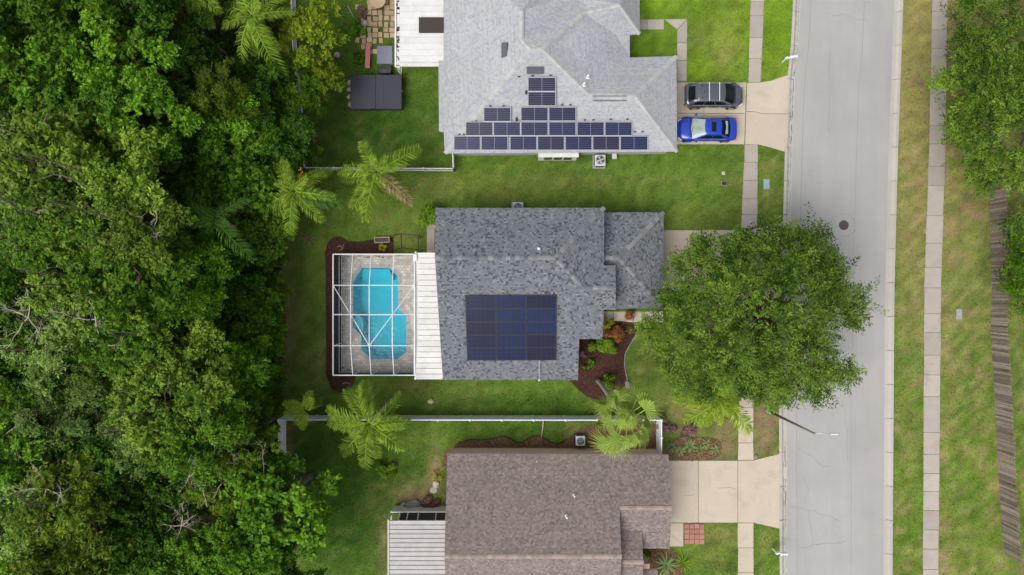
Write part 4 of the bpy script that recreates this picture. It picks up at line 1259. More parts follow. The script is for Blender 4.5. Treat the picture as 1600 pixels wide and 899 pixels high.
def picket_fence():
    r = thing('picket_fence', 'thin white picket fence around the dark green back lawn', 'fence', P(590, 270))
    o = Vector(r.location); hgt = 1.15
    pts = [P(462, -30), P(463, 60), P(475, 195), P(482, 266), P(710, 267.5), P(709, 243)]
    for A, B in zip(pts[:-1], pts[1:]):
        L = (B - A).length; k = max(1, round(L / 2.2)); d = (B - A).normalized()
        for i in range(k):
            a = A.lerp(B, i / k) - o; b = A.lerp(B, (i + 1) / k) - o
            for z in (.2, hgt - .06): MB().beam(a + Vector((0, 0, z)), b + Vector((0, 0, z)), .06, .07).build('rail', MAT['alu'], r)
            m = MB(); nn_ = int((b - a).length / .13)
            for q in range(nn_):
                c = a.lerp(b, (q + .5) / nn_); m.box((c.x, c.y, hgt / 2 + .03), (.05, .05, hgt - .02))
            pk = m.build('pickets', MAT['alu'], r); pk['kind'] = 'stuff'
        for i in range(k + 1):
            c = A.lerp(B, i / k) - o; MB().box((c.x, c.y, hgt / 2 + .03), (.11, .11, hgt + .06)).build('post', MAT['alu'], r, bevel=.012)
picket_fence()

def board_fence():
    r = thing('board_fence', 'weathered grey wooden board fence along the right grass verge', 'fence', P(1550, 600))
    o = Vector(r.location)
    line = [(1547, 300), (1547, 350), (1550, 450), (1548, 520), (1551, 560), (1554, 620), (1558, 700), (1562, 770), (1566, 830), (1570, 868)]
    pts = [P(*q) for q in line]
    mesh_cache = []
    for k in range(5):
        m = MB(); h = 1.84 + .03 * k
        m.add([(-.012, -.066, 0), (.012, -.066, 0), (.012, .066, 0), (-.012, .066, 0), (-.012, -.066, h - .05), (.012, -.066, h - .05), (.012, .066, h - .05), (-.012, .066, h - .05), (-.012, -.03, h), (.012, -.03, h), (.012, .03, h), (-.012, .03, h)],
              [(0, 1, 5, 4), (1, 2, 6, 5), (2, 3, 7, 6), (3, 0, 4, 7), (4, 5, 9, 8), (5, 6, 10, 9), (6, 7, 11, 10), (7, 4, 8, 11), (8, 9, 10, 11), (3, 2, 1, 0)])
        me = m.mesh('board'); me.materials.append(MAT['board']); mesh_cache.append(me)
    cum = [0]
    for a, b in zip(pts[:-1], pts[1:]): cum.append(cum[-1] + (b - a).length)
    L = cum[-1]; n = int(L / .145)
    def along(s):
        for i in range(len(pts) - 1):
            if s <= cum[i + 1] + 1e-6: return pts[i].lerp(pts[i + 1], (s - cum[i]) / (cum[i + 1] - cum[i])), (pts[i + 1] - pts[i]).normalized()
        return pts[-1], (pts[-1] - pts[-2]).normalized()
    for i in range(n):
        p, d = along(i * .145)
        b = bpy.data.objects.new('board', mesh_cache[R_.randrange(5)]); link(b, r)
        b.location = p - o + Vector((R_.uniform(-.015, .015), 0, R_.uniform(-.03, .03)))
        b.rotation_euler = (R_.uniform(-.02, .02), R_.uniform(-.03, .045) + (.05 if R_.random() < .06 else 0), math.atan2(d.y, d.x) - math.pi / 2)
    for z in (.35, 1.5):
        for a, b in zip(pts[:-1], pts[1:]):
            MB().beam(a - o + Vector((.05, 0, z)), b - o + Vector((.05, 0, z)), .05, .09).build('rail', MAT['board'], r)
    for i in range(int(L / 2.4) + 1):
        p, d = along(i * 2.4); MB().box((p.x - o.x + .11, p.y - o.y, .9), (.09, .09, 1.8)).build('post', MAT['board'], r)
board_fence()

# ------------------------------------------------------------------ foliage generators
def norm(a): return a / np.maximum(np.linalg.norm(a, axis=-1, keepdims=True), 1e-9)

def leaf_quads(pos, nrm, size, aspect, rng, tang=None, fold=0.12):
    n = len(pos)
    if tang is None:
        tang = rng.normal(size=(n, 3))
    nrm = norm(nrm)
    tang = norm(tang - nrm * np.sum(tang * nrm, -1, keepdims=True))
    bit = np.cross(nrm, tang)
    s = np.asarray(size)[:, None]
    w = s * aspect
    v = np.stack([pos - tang * s * .5, pos + bit * w * .5 - tang * s * .05 + nrm * s * fold, pos + tang * s * .5, pos - bit * w * .5 - tang * s * .05 + nrm * s * fold], 1)
    return v.reshape(-1, 3)

def crown_mesh(name, rng, R, Hc, ncl, per, leaf, aspect, mat, spread=0.30, flat=0.65, open_=0.0):
    """clumps of leaves on a dome; returns mesh and clump centres (relative to crown base)"""
    cents = []
    for k in range(ncl):
        f = math.sqrt((k + .5) / ncl) * (0.98 + .12 * rng.normal())
        f = min(max(f, 0), 1.05)
        a = k * 2.39996 + rng.normal() * .35
        r = R * f * .86
        z = Hc * math.sqrt(max(0.02, 1 - min(1, f) ** 2 * .92)) * (1 + .22 * rng.normal())
        cents.append((r * math.cos(a), r * math.sin(a), z))
        if rng.random() < .30:
            cents.append((r * math.cos(a + .3) * .9, r * math.sin(a + .3) * .9, z * .55))
    cents = np.array(cents)
    P_, N_, S_, T_, G_ = [], [], [], [], []
    m = 13
    for c in cents:
        rc = R * spread * rng.uniform(.6, 1.3)
        ns = max(8, int(per / m * rng.uniform(.7, 1.25) * (rc / (R * spread)) ** 1.7))
        out = norm(c * np.array([1, 1, .2]))
        d = norm(rng.normal(size=(ns, 3)) * np.array([1, 1, .75]) + np.array([0, 0, .45]) + out * .35)
        p0 = c + d * rc * rng.uniform(.15, .75, (ns, 1)) * np.array([1, 1, flat])
        d2 = norm(d + out * .35 + rng.normal(size=(ns, 3)) * .35)
        Ls = rng.uniform(.35, .85, ns) * min(1.25, max(.7, rc))
        t = np.linspace(.15, 1, m)[None, :] + rng.normal(size=(ns, m)) * .04
        side = norm(np.cross(d2, np.array([0, 0, 1.0])) + rng.normal(size=(ns, 3)) * .2)
        sgn = np.where(np.arange(m) % 2 == 0, 1, -1)[None, :, None]
        pos = p0[:, None] + d2[:, None] * (t * Ls[:, None])[..., None] + side[:, None] * sgn * ((1.1 - .6 * t) * Ls[:, None])[..., None] * .30 * rng.uniform(.3, 1.1, (ns, m, 1)) + rng.normal(size=(ns, m, 3)) * .05 - (t ** 2)[..., None] * np.array([0, 0, .12])
        tg = norm(d2[:, None] * .7 + side[:, None] * sgn * .8 + rng.normal(size=(ns, m, 3)) * .35)
        nr = norm(np.array([0, 0, .9]) + d[:, None] * .5 + rng.normal(size=(ns, m, 3)) * .42)
        ct = rng.normal() * .09
        P_.append(pos.reshape(-1, 3)); N_.append(nr.reshape(-1, 3)); G_.append(tg.reshape(-1, 3)); S_.append(leaf * rng.uniform(.65, 1.3, ns * m))
        T_.append((.40 + ct + rng.normal(size=(ns, 1)) * .15 + rng.normal(size=(ns, m)) * .16 + .12 * (t - .5)).ravel())
    pos, nr, sz, ti, tg = np.concatenate(P_), np.concatenate(N_), np.concatenate(S_), np.clip(np.concatenate(T_), 0, 1), np.concatenate(G_)
    me = raw_mesh(name, leaf_quads(pos, nr, sz, aspect, rng, tang=tg), 4, face_attr=ti)
    me.materials.append(mat)
    return me, cents

def bent(a, b, rng, k=4, amt=.12):
    a, b = Vector(a), Vector(b); L = (b - a).length
    out = []
    for i in range(k + 1):
        t = i / k
        p = a.lerp(b, t)
        if 0 < i < k: p += Vector(rng.normal(size=3)) * L * amt * .5
        p.z += math.sin(t * math.pi) * L * amt * .6
        out.append(p)
    return out

def trunk_mesh(rng, base_h, cents, r0, mat, k=6):
    m = MB()
    top = Vector((rng.normal() * .15, rng.normal() * .15, base_h))
    m.tube([(0, 0, -.1), (0, 0, .25), top * .5, top], [r0 * 1.35, r0, r0 * .85, r0 * .7], 8)
    sel = rng.permutation(len(cents))[:k]
    for i in sel:
        c = Vector(cents[i]) + Vector((0, 0, base_h - .3))
        pts = bent(top * rng.uniform(.75, 1.0), c, rng)
        m.tube(pts, [r0 * .5 * (1 - t * .82) for t in np.linspace(0, 1, len(pts))], 5, cap=False)
        for q in range(1):
            j = rng.integers(0, len(cents)); e = Vector(cents[j]) + Vector((0, 0, base_h - .2))
            s = pts[rng.integers(2, len(pts) - 1)]
            e = s + (e - s).normalized() * min((e - s).length, 1.6)
            m.tube(bent(s, e, rng, 3), [r0 * .16, r0 * .11, r0 * .07, r0 * .03], 4, cap=False)
    me = m.mesh('trunk', smooth=True); me.materials.append(mat)
    return me

def dead_branch_mesh(rng, n=5, L=2.2, r=.05):
    m = MB()
    def grow(p, d, l, r, lvl):
        k = 4; pts = [p]
        for i in range(k):
            d = (d + Vector(rng.normal(size=3)) * .22 + Vector((0, 0, .03))).normalized()
            pts.append(pts[-1] + d * l / k)
        m.tube(pts, [r * (1 - .75 * i / k) for i in range(k + 1)], 5, cap=False)
        if lvl > 0:
            for q in range(rng.integers(2, 5)):
                s = pts[rng.integers(1, k + 1)]
                dd = (d + Vector(rng.normal(size=3)) * .75); dd.z *= .5
                grow(s, dd.normalized(), l * rng.uniform(.4, .65), r * .5, lvl - 1)
    a0 = rng.uniform(0, 6.28)
    for q in range(n):
        a = a0 + q * 6.28 / n * rng.uniform(.6, 1.1)
        grow(Vector((0, 0, 0)), Vector((math.cos(a), math.sin(a), rng.uniform(0, .4))).normalized(), L * rng.uniform(.6, 1.1), r, 2)
    me = m.mesh('dead_branch', smooth=True); me.materials.append(MAT['deadwood'])
    return me

rg = np.random.default_rng(21)
KIND = {}
SPEC = {  # R, crown height, clumps, leaves per clump, leaf, aspect, material, spread, flat
    'lime': (4.2, 3.4, 23, 520, .25, .52, 'lf_lime', .225, .75),
    'mid': (4.0, 3.4, 22, 540, .24, .54, 'lf_mid', .235, .75),
    'dark': (3.6, 3.0, 19, 560, .22, .52, 'lf_dark', .245, .8),
    'olive': (3.6, 3.4, 21, 480, .22, .48, 'lf_olive', .225, .85),
    'grey': (3.8, 3.4, 25, 500, .19, .40, 'lf_grey', .22, .8),
    'glossy': (3.2, 2.6, 20, 420, .27, .60, 'lf_mid', .24, .75),
    'yellow': (3.0, 2.2, 22, 330, .20, .56, 'lf_yellow', .20, .8),
}
for k, (R0, Hc, nc, per, lf_, asp, mt, spd, fl) in SPEC.items():
    KIND[k] = []
    for v in range(3 if k not in ('yellow', 'glossy') else 2):
        me, ce = crown_mesh('crown_' + k, rg, R0, Hc, nc, per, lf_, asp, MAT[mt], spd, fl)
        tm = trunk_mesh(rg, 4.5, ce, .2, MAT['bark'])
        KIND[k].append((me, tm, R0, Hc))
DEAD = [dead_branch_mesh(rg, 4, 2.2, .042) for _ in range(4)]

KIND_WORD = {'lime': 'yellow-green', 'mid': 'mid green', 'dark': 'dark green', 'olive': 'olive green', 'grey': 'pale grey-green', 'glossy': 'glossy green', 'yellow': 'golden green'}
LEVELS = [(-999, 'at the top edge'), (45, 'level with the pink bench'), (105, 'level with the hot tub'), (175, 'level with the solar rows'), (245, 'level with the picket fence corner'), (325, "level with the blue roof's ridge"),
          (420, "level with the pool's upper half"), (500, "level with the pool's lower half"), (580, 'level with the white fence'), (670, "level with the brown roof's eave"), (755, 'level with the metal patio roof'), (835, 'at the bottom edge')]
FOREST = [  # crown centre px, py, crown top height, radius m, kind, dead wood
    (35, 20, 12, 3.8, 'mid', 0), (120, 30, 12.5, 4.2, 'mid', 0), (215, 40, 11, 3.8, 'dark', 0), (290, 35, 9, 3.2, 'dark', 0),
    (20, 110, 13, 4.2, 'mid', 0), (95, 120, 11, 4.0, 'dark', 0), (185, 110, 12.5, 3.8, 'mid', 0), (255, 130, 9.0, 3.6, 'dark', 0), (405, 130, 6.5, 2.6, 'dark', 0), (455, 165, 5.0, 2.0, 'mid', 0),
    (345, 145, 9.5, 2.2, 'olive', 0), (60, 190, 12, 3.8, 'mid', 0), (145, 195, 11.5, 3.8, 'dark', 0), (220, 190, 11.5, 3.6, 'mid', 0), (295, 200, 8, 3.0, 'dark', 0), (365, 200, 8.0, 3.0, 'mid', 0), (430, 215, 7, 2.6, 'dark', 0),
    (15, 255, 13, 3.6, 'grey', 0), (95, 270, 14, 4.6, 'lime', 0), (185, 300, 13.5, 4.0, 'lime', 0), (380, 285, 7.5, 3.6, 'glossy', 0), (440, 260, 5.5, 2.2, 'dark', 0),
    (25, 345, 11.5, 3.6, 'grey', 0), (110, 345, 13, 3.8, 'mid', 1), (215, 370, 13.5, 3.2, 'lime', 1), (415, 360, 5.5, 2.6, 'glossy', 0), (285, 318, 6, 2.4, 'dark', 0),
    (40, 440, 10.5, 3.6, 'dark', 1), (130, 440, 13, 4.2, 'lime', 0), (205, 470, 13.5, 3.8, 'mid', 1), (285, 440, 10.5, 3.4, 'mid', 0), (355, 430, 6, 2.8, 'dark', 0),
    (25, 525, 12, 3.8, 'mid', 0), (100, 535, 13, 4.0, 'grey', 1), (180, 535, 12.0, 3.6, 'mid', 0), (255, 545, 12, 3.6, 'lime', 0), (330, 510, 7.5, 3.2, 'dark', 0), (385, 540, 6, 2.6, 'mid', 0),
    (35, 620, 12, 3.8, 'mid', 1), (115, 615, 12, 3.6, 'grey', 1), (190, 620, 10.5, 3.4, 'dark', 0), (270, 630, 12.5, 4.0, 'lime', 0), (335, 605, 10, 3.3, 'mid', 0), (368, 600, 7.5, 2.4, 'mid', 0),
    (25, 710, 12, 3.8, 'mid', 0), (95, 720, 11, 3.6, 'dark', 1), (165, 700, 10, 3.2, 'dark', 0), (230, 670, 12, 3.2, 'grey', 0), (310, 690, 12, 3.4, 'mid', 1), (365, 690, 10.0, 2.7, 'olive', 1),
    (40, 800, 12, 3.8, 'grey', 0), (120, 790, 12.5, 3.8, 'olive', 1), (205, 760, 9.5, 3.4, 'dark', 0), (280, 770, 8.5, 3.0, 'dark', 0), (355, 750, 9, 2.8, 'olive', 0), (415, 748, 5, 1.9, 'mid', 0), (430, 795, 9.5, 3.8, 'glossy', 0),
    (30, 885, 12, 4.0, 'mid', 0), (115, 870, 12, 3.6, 'olive', 0), (200, 850, 10.5, 3.4, 'dark', 0), (270, 890, 10, 3.2, 'mid', 0), (370, 850, 9.5, 3.0, 'mid', 0), (440, 880, 7, 2.6, 'dark', 0), (350, 905, 9, 3.2, 'dark', 0),
    (418, 415, 3.6, 1.7, 'mid', 0), (425, 470, 3.0, 1.5, 'olive', 0), (398, 485, 4.6, 2.0, 'glossy', 0), (424, 525, 3.0, 1.4, 'mid', 0), (405, 575, 4.2, 1.9, 'mid', 0), (428, 590, 2.8, 1.3, 'glossy', 0), (408, 645, 4.5, 1.9, 'mid', 0), (312, 262, 7.0, 2.4, 'mid', 0), (330, 400, 6.0, 2.4, 'mid', 0),
]
def level(py):
    s = LEVELS[0][1]
    for a, w in LEVELS:
        if py >= a: s = w
    return s
bins = {}
for f in FOREST: bins.setdefault(level(f[1]), []).append(f[0])
RANK = ['nearest the lawn', 'second in from the lawn', 'third in from the lawn', 'fourth in from the lawn', 'fifth in from the lawn', 'sixth in from the lawn', 'seventh in from the lawn', 'eighth in from the lawn']
def put_tree(px, py, ztop, r, kind, dead, label, group, rng, name='tree', zc=None):
    me, tm, R0, Hc = KIND[kind][int(rng.integers(0, len(KIND[kind])))]
    sc = r / R0
    zb_ = ztop - Hc * sc * .95
    base = P(px, py, ztop - Hc * sc * .5)
    root = thing(name, label, 'tree', (base.x, base.y, 0), 0, group)
    rz = rng.uniform(0, 6.28)
    c = bpy.data.objects.new('crown', me); link(c, root)
    c.location = (0, 0, zb_); c.scale = (sc, sc * rng.uniform(.92, 1.08), sc * rng.uniform(.9, 1.1)); c.rotation_euler = (rng.normal() * .05, rng.normal() * .05, rz)
    t = bpy.data.objects.new('trunk', tm); link(t, root)
    t.rotation_euler = (0, 0, rz); t.scale = (sc, sc, zb_ / 4.5)
    if dead:
        for q in range(1):
            b = bpy.data.objects.new('dead_branch', DEAD[int(rng.integers(0, len(DEAD)))]); link(b, root)
            a = rng.uniform(0, 6.28)
            b.location = (math.cos(a) * r * .45, math.sin(a) * r * .45, ztop - .2 + rng.uniform(-.4, .4)); b.rotation_euler = (0, 0, rng.uniform(0, 6.28)); b.scale = (.9, .9, .6)
    return root
rf = np.random.default_rng(77)
for (px, py, zt, r, kind, dead) in FOREST:
    lv = level(py)
    rk = sorted(bins[lv], reverse=True).index(px)
    put_tree(px, py, zt, r, kind, dead, '%s woodland tree, %s, %s' % (KIND_WORD[kind], RANK[rk], lv), 'trees of the wood', rf)
# trees outside the wood
put_tree(492, 55, 6.0, 2.5, 'yellow', 0, 'small golden green tree on the back lawn left of the patio', None, rf)
put_tree(505, 120, 4.2, 1.6, 'yellow', 0, 'low olive tree crown just left of the hot tub', None, rf)
put_tree(462, 118, 5.0, 1.8, 'mid', 0, 'small bright green tree between the wood and the hot tub', None, rf)

# bare tree
def bare_tree():
    b = P(300, 820, 8)
    root = thing('dead_tree', 'bare white dead tree in the lower part of the wood', 'tree', (b.x, b.y, 0))
    m = MB(); m.tube([(0, 0, 0), (.1, .1, 4), (.05, 0, 8.2)], [.2, .15, .08], 7); m.build('trunk', MAT['deadwood'], root, smooth=True)
    rng = np.random.default_rng(3)
    for k, (x, y, z, s) in enumerate(((0, 0, 8.4, 1.0), (-.7, .9, 8.2, .8), (.3, -1.0, 8.0, .9), (-.2, .3, 9.0, .8))):
        br = bpy.data.objects.new('branch', dead_branch_mesh(rng, 5, 1.7, .05)); link(br, root); br.location = (x, y, z); br.scale = (s, s, s * .7)
bare_tree()

# undergrowth under and beside the wood
def undergrowth():
    rng = np.random.default_rng(11)
    n = 62000
    X = rng.uniform(-40, -17.4, n); Y = rng.uniform(-25, 25, n)
    px = X * S + 800
    zmax = np.clip((452 - px) / 50, 0.12, 1) * (1.2 + 3.2 * vnoise(X, Y, .33, 5))
    Z = zmax * rng.uniform(.35, 1.0, n) + .1
    ok = px < 440 + 8 * (vnoise(X, Y, .8, 6) - .5)
    X, Y, Z = X[ok], Y[ok], Z[ok]; n = len(X)
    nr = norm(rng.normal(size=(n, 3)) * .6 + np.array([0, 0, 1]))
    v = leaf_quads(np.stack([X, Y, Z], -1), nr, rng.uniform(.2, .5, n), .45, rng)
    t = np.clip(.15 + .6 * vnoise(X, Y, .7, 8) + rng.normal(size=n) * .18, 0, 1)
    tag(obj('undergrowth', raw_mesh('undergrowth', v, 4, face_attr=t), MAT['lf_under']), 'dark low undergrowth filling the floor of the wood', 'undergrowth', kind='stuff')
    # arching strappy leaves along the edge of the wood
    n = 17000
    Y = rng.uniform(-22, 22, n); X = rng.uniform(-20.5, -17.0, n)
    py = 449.5 - Y * S; px = X * S + 800
    ok = (px < 446 + 10 * (vnoise(X, Y, .9, 4) - .5)) & (((py > 360) & (py < 640)) | (py > 700)) & (vnoise(X, Y, .5, 14) > .3)
    X, Y = X[ok], Y[ok]; n = len(X)
    Z = .3 + 1.3 * vnoise(X, Y, .6, 15) * np.clip((452 - (X * S + 800)) / 25, .2, 1) * rng.uniform(.5, 1, n)
    tg = norm(rng.normal(size=(n, 3)) * np.array([1, 1, .35]))
    nr = norm(rng.normal(size=(n, 3)) * .45 + np.array([0, 0, 1]))
    v = leaf_quads(np.stack([X, Y, Z], -1), nr, rng.uniform(.35, .75, n), .14, rng, tang=tg)
    t = np.clip(.45 + rng.normal(size=n) * .25, 0, 1)
    tag(obj('edge_shrubs', raw_mesh('edge_shrubs', v, 4, face_attr=t), MAT['lf_edge']), 'yellowish strappy shrubs along the lawn edge of the wood', 'undergrowth', kind='stuff')
undergrowth()

# ------------------------------------------------------------------ live oak and the trees across the road
def spray_tree(name, label, outline_px, zc, zbase, ztop, base_px, nspray, mat, seed, group=None, leaf=.19, clumps=90, perspray=22, trunk_r=.32, bare=()):
    rng = np.random.default_rng(seed)
    pts = np.array([P2(x, y, zc) for x, y in outline_px])
    c = pts.mean(0)
    ang = np.arctan2(pts[:, 1] - c[1], pts[:, 0] - c[0]); rad = np.hypot(pts[:, 0] - c[0], pts[:, 1] - c[1])
    o = np.argsort(ang); ang, rad = ang[o], rad[o]
    angx = np.concatenate([ang - 2 * np.pi, ang, ang + 2 * np.pi]); radx = np.tile(rad, 3)
    rfun = lambda a: np.interp(a, angx, radx)
    # clump centres by golden angle
    k = np.arange(clumps); f = np.sqrt((k + .5) / clumps); a = (k * 2.39996 + np.pi) % (2 * np.pi) - np.pi
    f = np.clip(f + rng.normal(size=clumps) * .07, 0, 1.02)
    zt = zbase + (ztop - zbase) * np.sqrt(np.clip(1 - f ** 2 * .9, 0, 1)) * rng.uniform(.62, 1.10, clumps)
    cl = np.stack([f * rfun(a) * .87 * np.cos(a), f * rfun(a) * .87 * np.sin(a), zt], -1)
    keep = np.ones(clumps, bool)
    for (bx, by, br) in bare:
        b = np.array(P2(bx, by, zc)) - c
        keep &= (np.hypot(cl[:, 0] - b[0], cl[:, 1] - b[1]) > br) | (rng.random(clumps) < .25)
    cl = cl[keep]
    idx = rng.integers(0, len(cl), nspray)
    R = rad.mean()
    off = rng.normal(size=(nspray, 3)) * np.array([1, 1, .55]) * R * .056 * rng.uniform(.7, 1.35, len(cl))[idx][:, None]
    p0 = cl[idx] + off
    lowb = rng.random(nspray) < .10
    p0[lowb, 2] -= rng.uniform(.5, 2.2, lowb.sum())
    outd = norm(np.stack([p0[:, 0], p0[:, 1], np.full(nspray, .9 * R * .3)], -1))
    d = norm(outd * 1.0 + rng.normal(size=(nspray, 3)) * np.array([.6, .6, .38]) + np.array([0, 0, .1]))
    Ls = rng.uniform(.55, 1.35, nspray)
    # leaves along twigs
    m = perspray
    t = np.tile(np.linspace(.1, 1, m), nspray).reshape(nspray, m) + rng.normal(size=(nspray, m)) * .03
    side = norm(np.cross(d, np.array([0, 0, 1.0])) + rng.normal(size=(nspray, 3)) * .15)
    sgn = np.where(np.arange(m) % 2 == 0, 1, -1)[None, :, None]
    droop = -(t ** 2)[..., None] * np.array([0, 0, .18]) * Ls[:, None, None]
    tw = (1 - .6 * t)[..., None] * Ls[:, None, None] * .30
    pos = p0[:, None] + d[:, None] * (t * Ls[:, None])[..., None] + side[:, None] * sgn * tw * rng.uniform(.2, 1.1, (nspray, m, 1)) + rng.normal(size=(nspray, m, 3)) * .05 + droop
    tg = norm(d[:, None] * .7 + side[:, None] * sgn * .7 + rng.normal(size=(nspray, m, 3)) * .3)
    nr = norm(np.array([0, 0, 1.0]) + rng.normal(size=(nspray, m, 3)) * .42 + outd[:, None] * .25)
    sz = leaf * rng.uniform(.65, 1.25, nspray * m)
    ti = np.clip(.42 + rng.normal(size=(len(cl)))[idx][:, None] * .10 + rng.normal(size=(nspray, 1)) * .21 + rng.normal(size=(nspray, m)) * .09, 0, 1)
    v = leaf_quads(pos.reshape(-1, 3), nr.reshape(-1, 3), sz, .36, rng, tang=tg.reshape(-1, 3))
    bx, by = P2(*base_px)
    root = thing(name, label, 'tree', (bx, by, 0), 0, group)
    v = v + np.array([c[0] - bx, c[1] - by, 0])
    cr = obj('crown', raw_mesh('crown', v, 4, face_attr=ti.ravel()), mat, root)
    mb = MB(); cen = Vector((c[0] - bx, c[1] - by, 0))
    top = Vector((cen.x * .35, cen.y * .35, zbase * .75))
    mb.tube([(0, 0, -.1), (0, 0, .3), top * .6, top], [trunk_r * 1.5, trunk_r * 1.1, trunk_r, trunk_r * .9], 10)
    order = rng.permutation(len(cl))
    for q in order[:26]:
        e = Vector(cl[q]) + cen; pt = bent(top, e, rng, 6, .10)
        mb.tube(pt, [trunk_r * .55 * (1 - .85 * s) for s in np.linspace(0, 1, 7)], 6, cap=False)
        for w in range(4):
            s = pt[int(rng.integers(3, 6))]; j = order[int(rng.integers(0, len(cl)))]
            e2 = s + ((Vector(cl[j]) + cen) - s).normalized() * rng.uniform(.8, 2.0); e2.z += .2
            mb.tube(bent(s, e2, rng, 3, .12), [.05, .035, .022, .01], 4, cap=False)
    # twigs
    for q in range(0, nspray, 3):
        s = Vector(p0[q]) + cen; e = s + Vector(d[q]) * float(Ls[q]) - Vector((0, 0, .1))
        mb.tube([s, (s + e) / 2 + Vector((0, 0, .02)), e], [.016, .011, .004], 3, cap=False)
    mb.build('trunk', MAT['bark'], root, smooth=True)
    return root
OAK = [(1362, 482), (1345, 450), (1325, 425), (1318, 400), (1300, 375), (1280, 362), (1255, 345), (1238, 342), (1212, 352), (1185, 362), (1150, 366), (1115, 368), (1075, 372), (1045, 390), (1040, 425), (1046, 450), (1028, 462), (1010, 488), (1003, 520), (1012, 555), (1018, 590), (1045, 610), (1085, 622), (1120, 618), (1160, 612), (1185, 622), (1215, 642), (1232, 638), (1260, 612), (1290, 632), (1335, 612), (1342, 580), (1322, 555), (1345, 530), (1352, 505)]
spray_tree('live_oak', 'large live oak overhanging the driveway and road', OAK, 6.0, 4.6, 9.4, (1172, 480), 3300, MAT['lf_oak'], 31, bare=((1325, 545, 1.4), (1290, 520, .9), (1315, 430, 1.0), (1175, 470, .7), (1090, 440, .8), (1130, 600, .8), (1240, 400, .6)), clumps=96, leaf=.225)
spray_tree('oak_tree', 'broad green tree across the road overhanging the right verge', [(1700, -60), (1640, -110), (1540, -60), (1515, -10), (1505, 40), (1512, 80), (1495, 105), (1482, 125), (1500, 150), (1500, 190), (1492, 225), (1510, 262), (1528, 300), (1545, 345), (1580, 378), (1680, 365), (1740, 240), (1760, 120)], 6.0, 4.4, 8.8, (1620, 130), 3300, MAT['lf_oak'], 41, leaf=.23, clumps=70)
spray_tree('oak_tree', 'small green tree behind the wooden fence at the right edge', [(1700, 340), (1640, 330), (1600, 345), (1590, 370), (1594, 400), (1600, 430), (1590, 462), (1594, 485), (1625, 500), (1690, 480), (1720, 400)], 4.0, 2.6, 5.6, (1650, 400), 1300, MAT['lf_mid'], 43, leaf=.2, clumps=36, trunk_r=.15)

# ------------------------------------------------------------------ palms
def frond_mesh(rng, droop=.45, npair=34, leafl=.26, width=.024, plume=.5):
    """unit-length feather frond along +x, arching"""
    m = MB()
    ts = np.linspace(0, 1, 9)
    def curve(t): return np.array([t * (1 - .10 * droop * t), .0, .30 * t - (.30 + droop * .75) * t * t])
    def tan(t): return norm(curve(min(t + .02, 1.02)) - curve(t - .02))
    pts = [Vector(curve(t)) for t in ts]
    m.tube(pts, [.016 * (1 - .85 * t) + .003 for t in ts], 4, cap=False)
    vs_, t_ = [], []
    for k in range(npair):
        t = .12 + .87 * (k + rng.uniform(0, .6)) / npair
        c = curve(t); tg = tan(t)
        L = leafl * (math.sin(math.pi * min(1, .18 + t * .78)) ** .6) * rng.uniform(.8, 1.15)
        for sg in (-1, 1):
            fwd = .55 + .5 * t
            dirv = norm(np.array([0, sg, 0]) + tg * fwd + np.array([0, 0, rng.normal() * plume * .5 + .12]))
            mid = c + dirv * L * .55; tip = c + dirv * L * .95 + np.array([0, 0, -L * rng.uniform(.2, .55)])
            s = norm(np.cross(dirv, np.array([0, 0, 1.0]) + rng.normal(size=3) * .5)) * width * .5
            vs_ += [c - s * .5, mid - s, mid + s, c + s * .5]; t_.append(.40)
            vs_ += [mid - s, tip - s * .12, tip + s * .12, mid + s]; t_.append(.62)
    nv = len(m.v)
    base = m.mesh('frond_rachis')
    v = np.array(vs_)
    tint = np.clip(np.array(t_) + rng.normal(size=len(t_)) * .14, 0, 1)
    # merge rachis quads as polygons as well
    rq = []
    for p in m.f: rq += [m.v[i] for i in p]
    v = np.concatenate([np.array(rq), v]); tint = np.concatenate([np.full(len(m.f), .85), tint])
    me = raw_mesh('frond', v, 4, face_attr=tint)
    bpy.data.meshes.remove(base)
    return me
rp = np.random.default_rng(51)
FRONDS = {}
for key, mt in (('a', 'frond'), ('d', 'frond_dark'), ('l', 'frond_lime'), ('y', 'frond_dry')):
    FRONDS[key] = []
    for dr_ in (.25, .45, .7):
        me = frond_mesh(rp, dr_, leafl=.26 if key != 'l' else .32); me.materials.append(MAT[mt]); FRONDS[key].append(me)

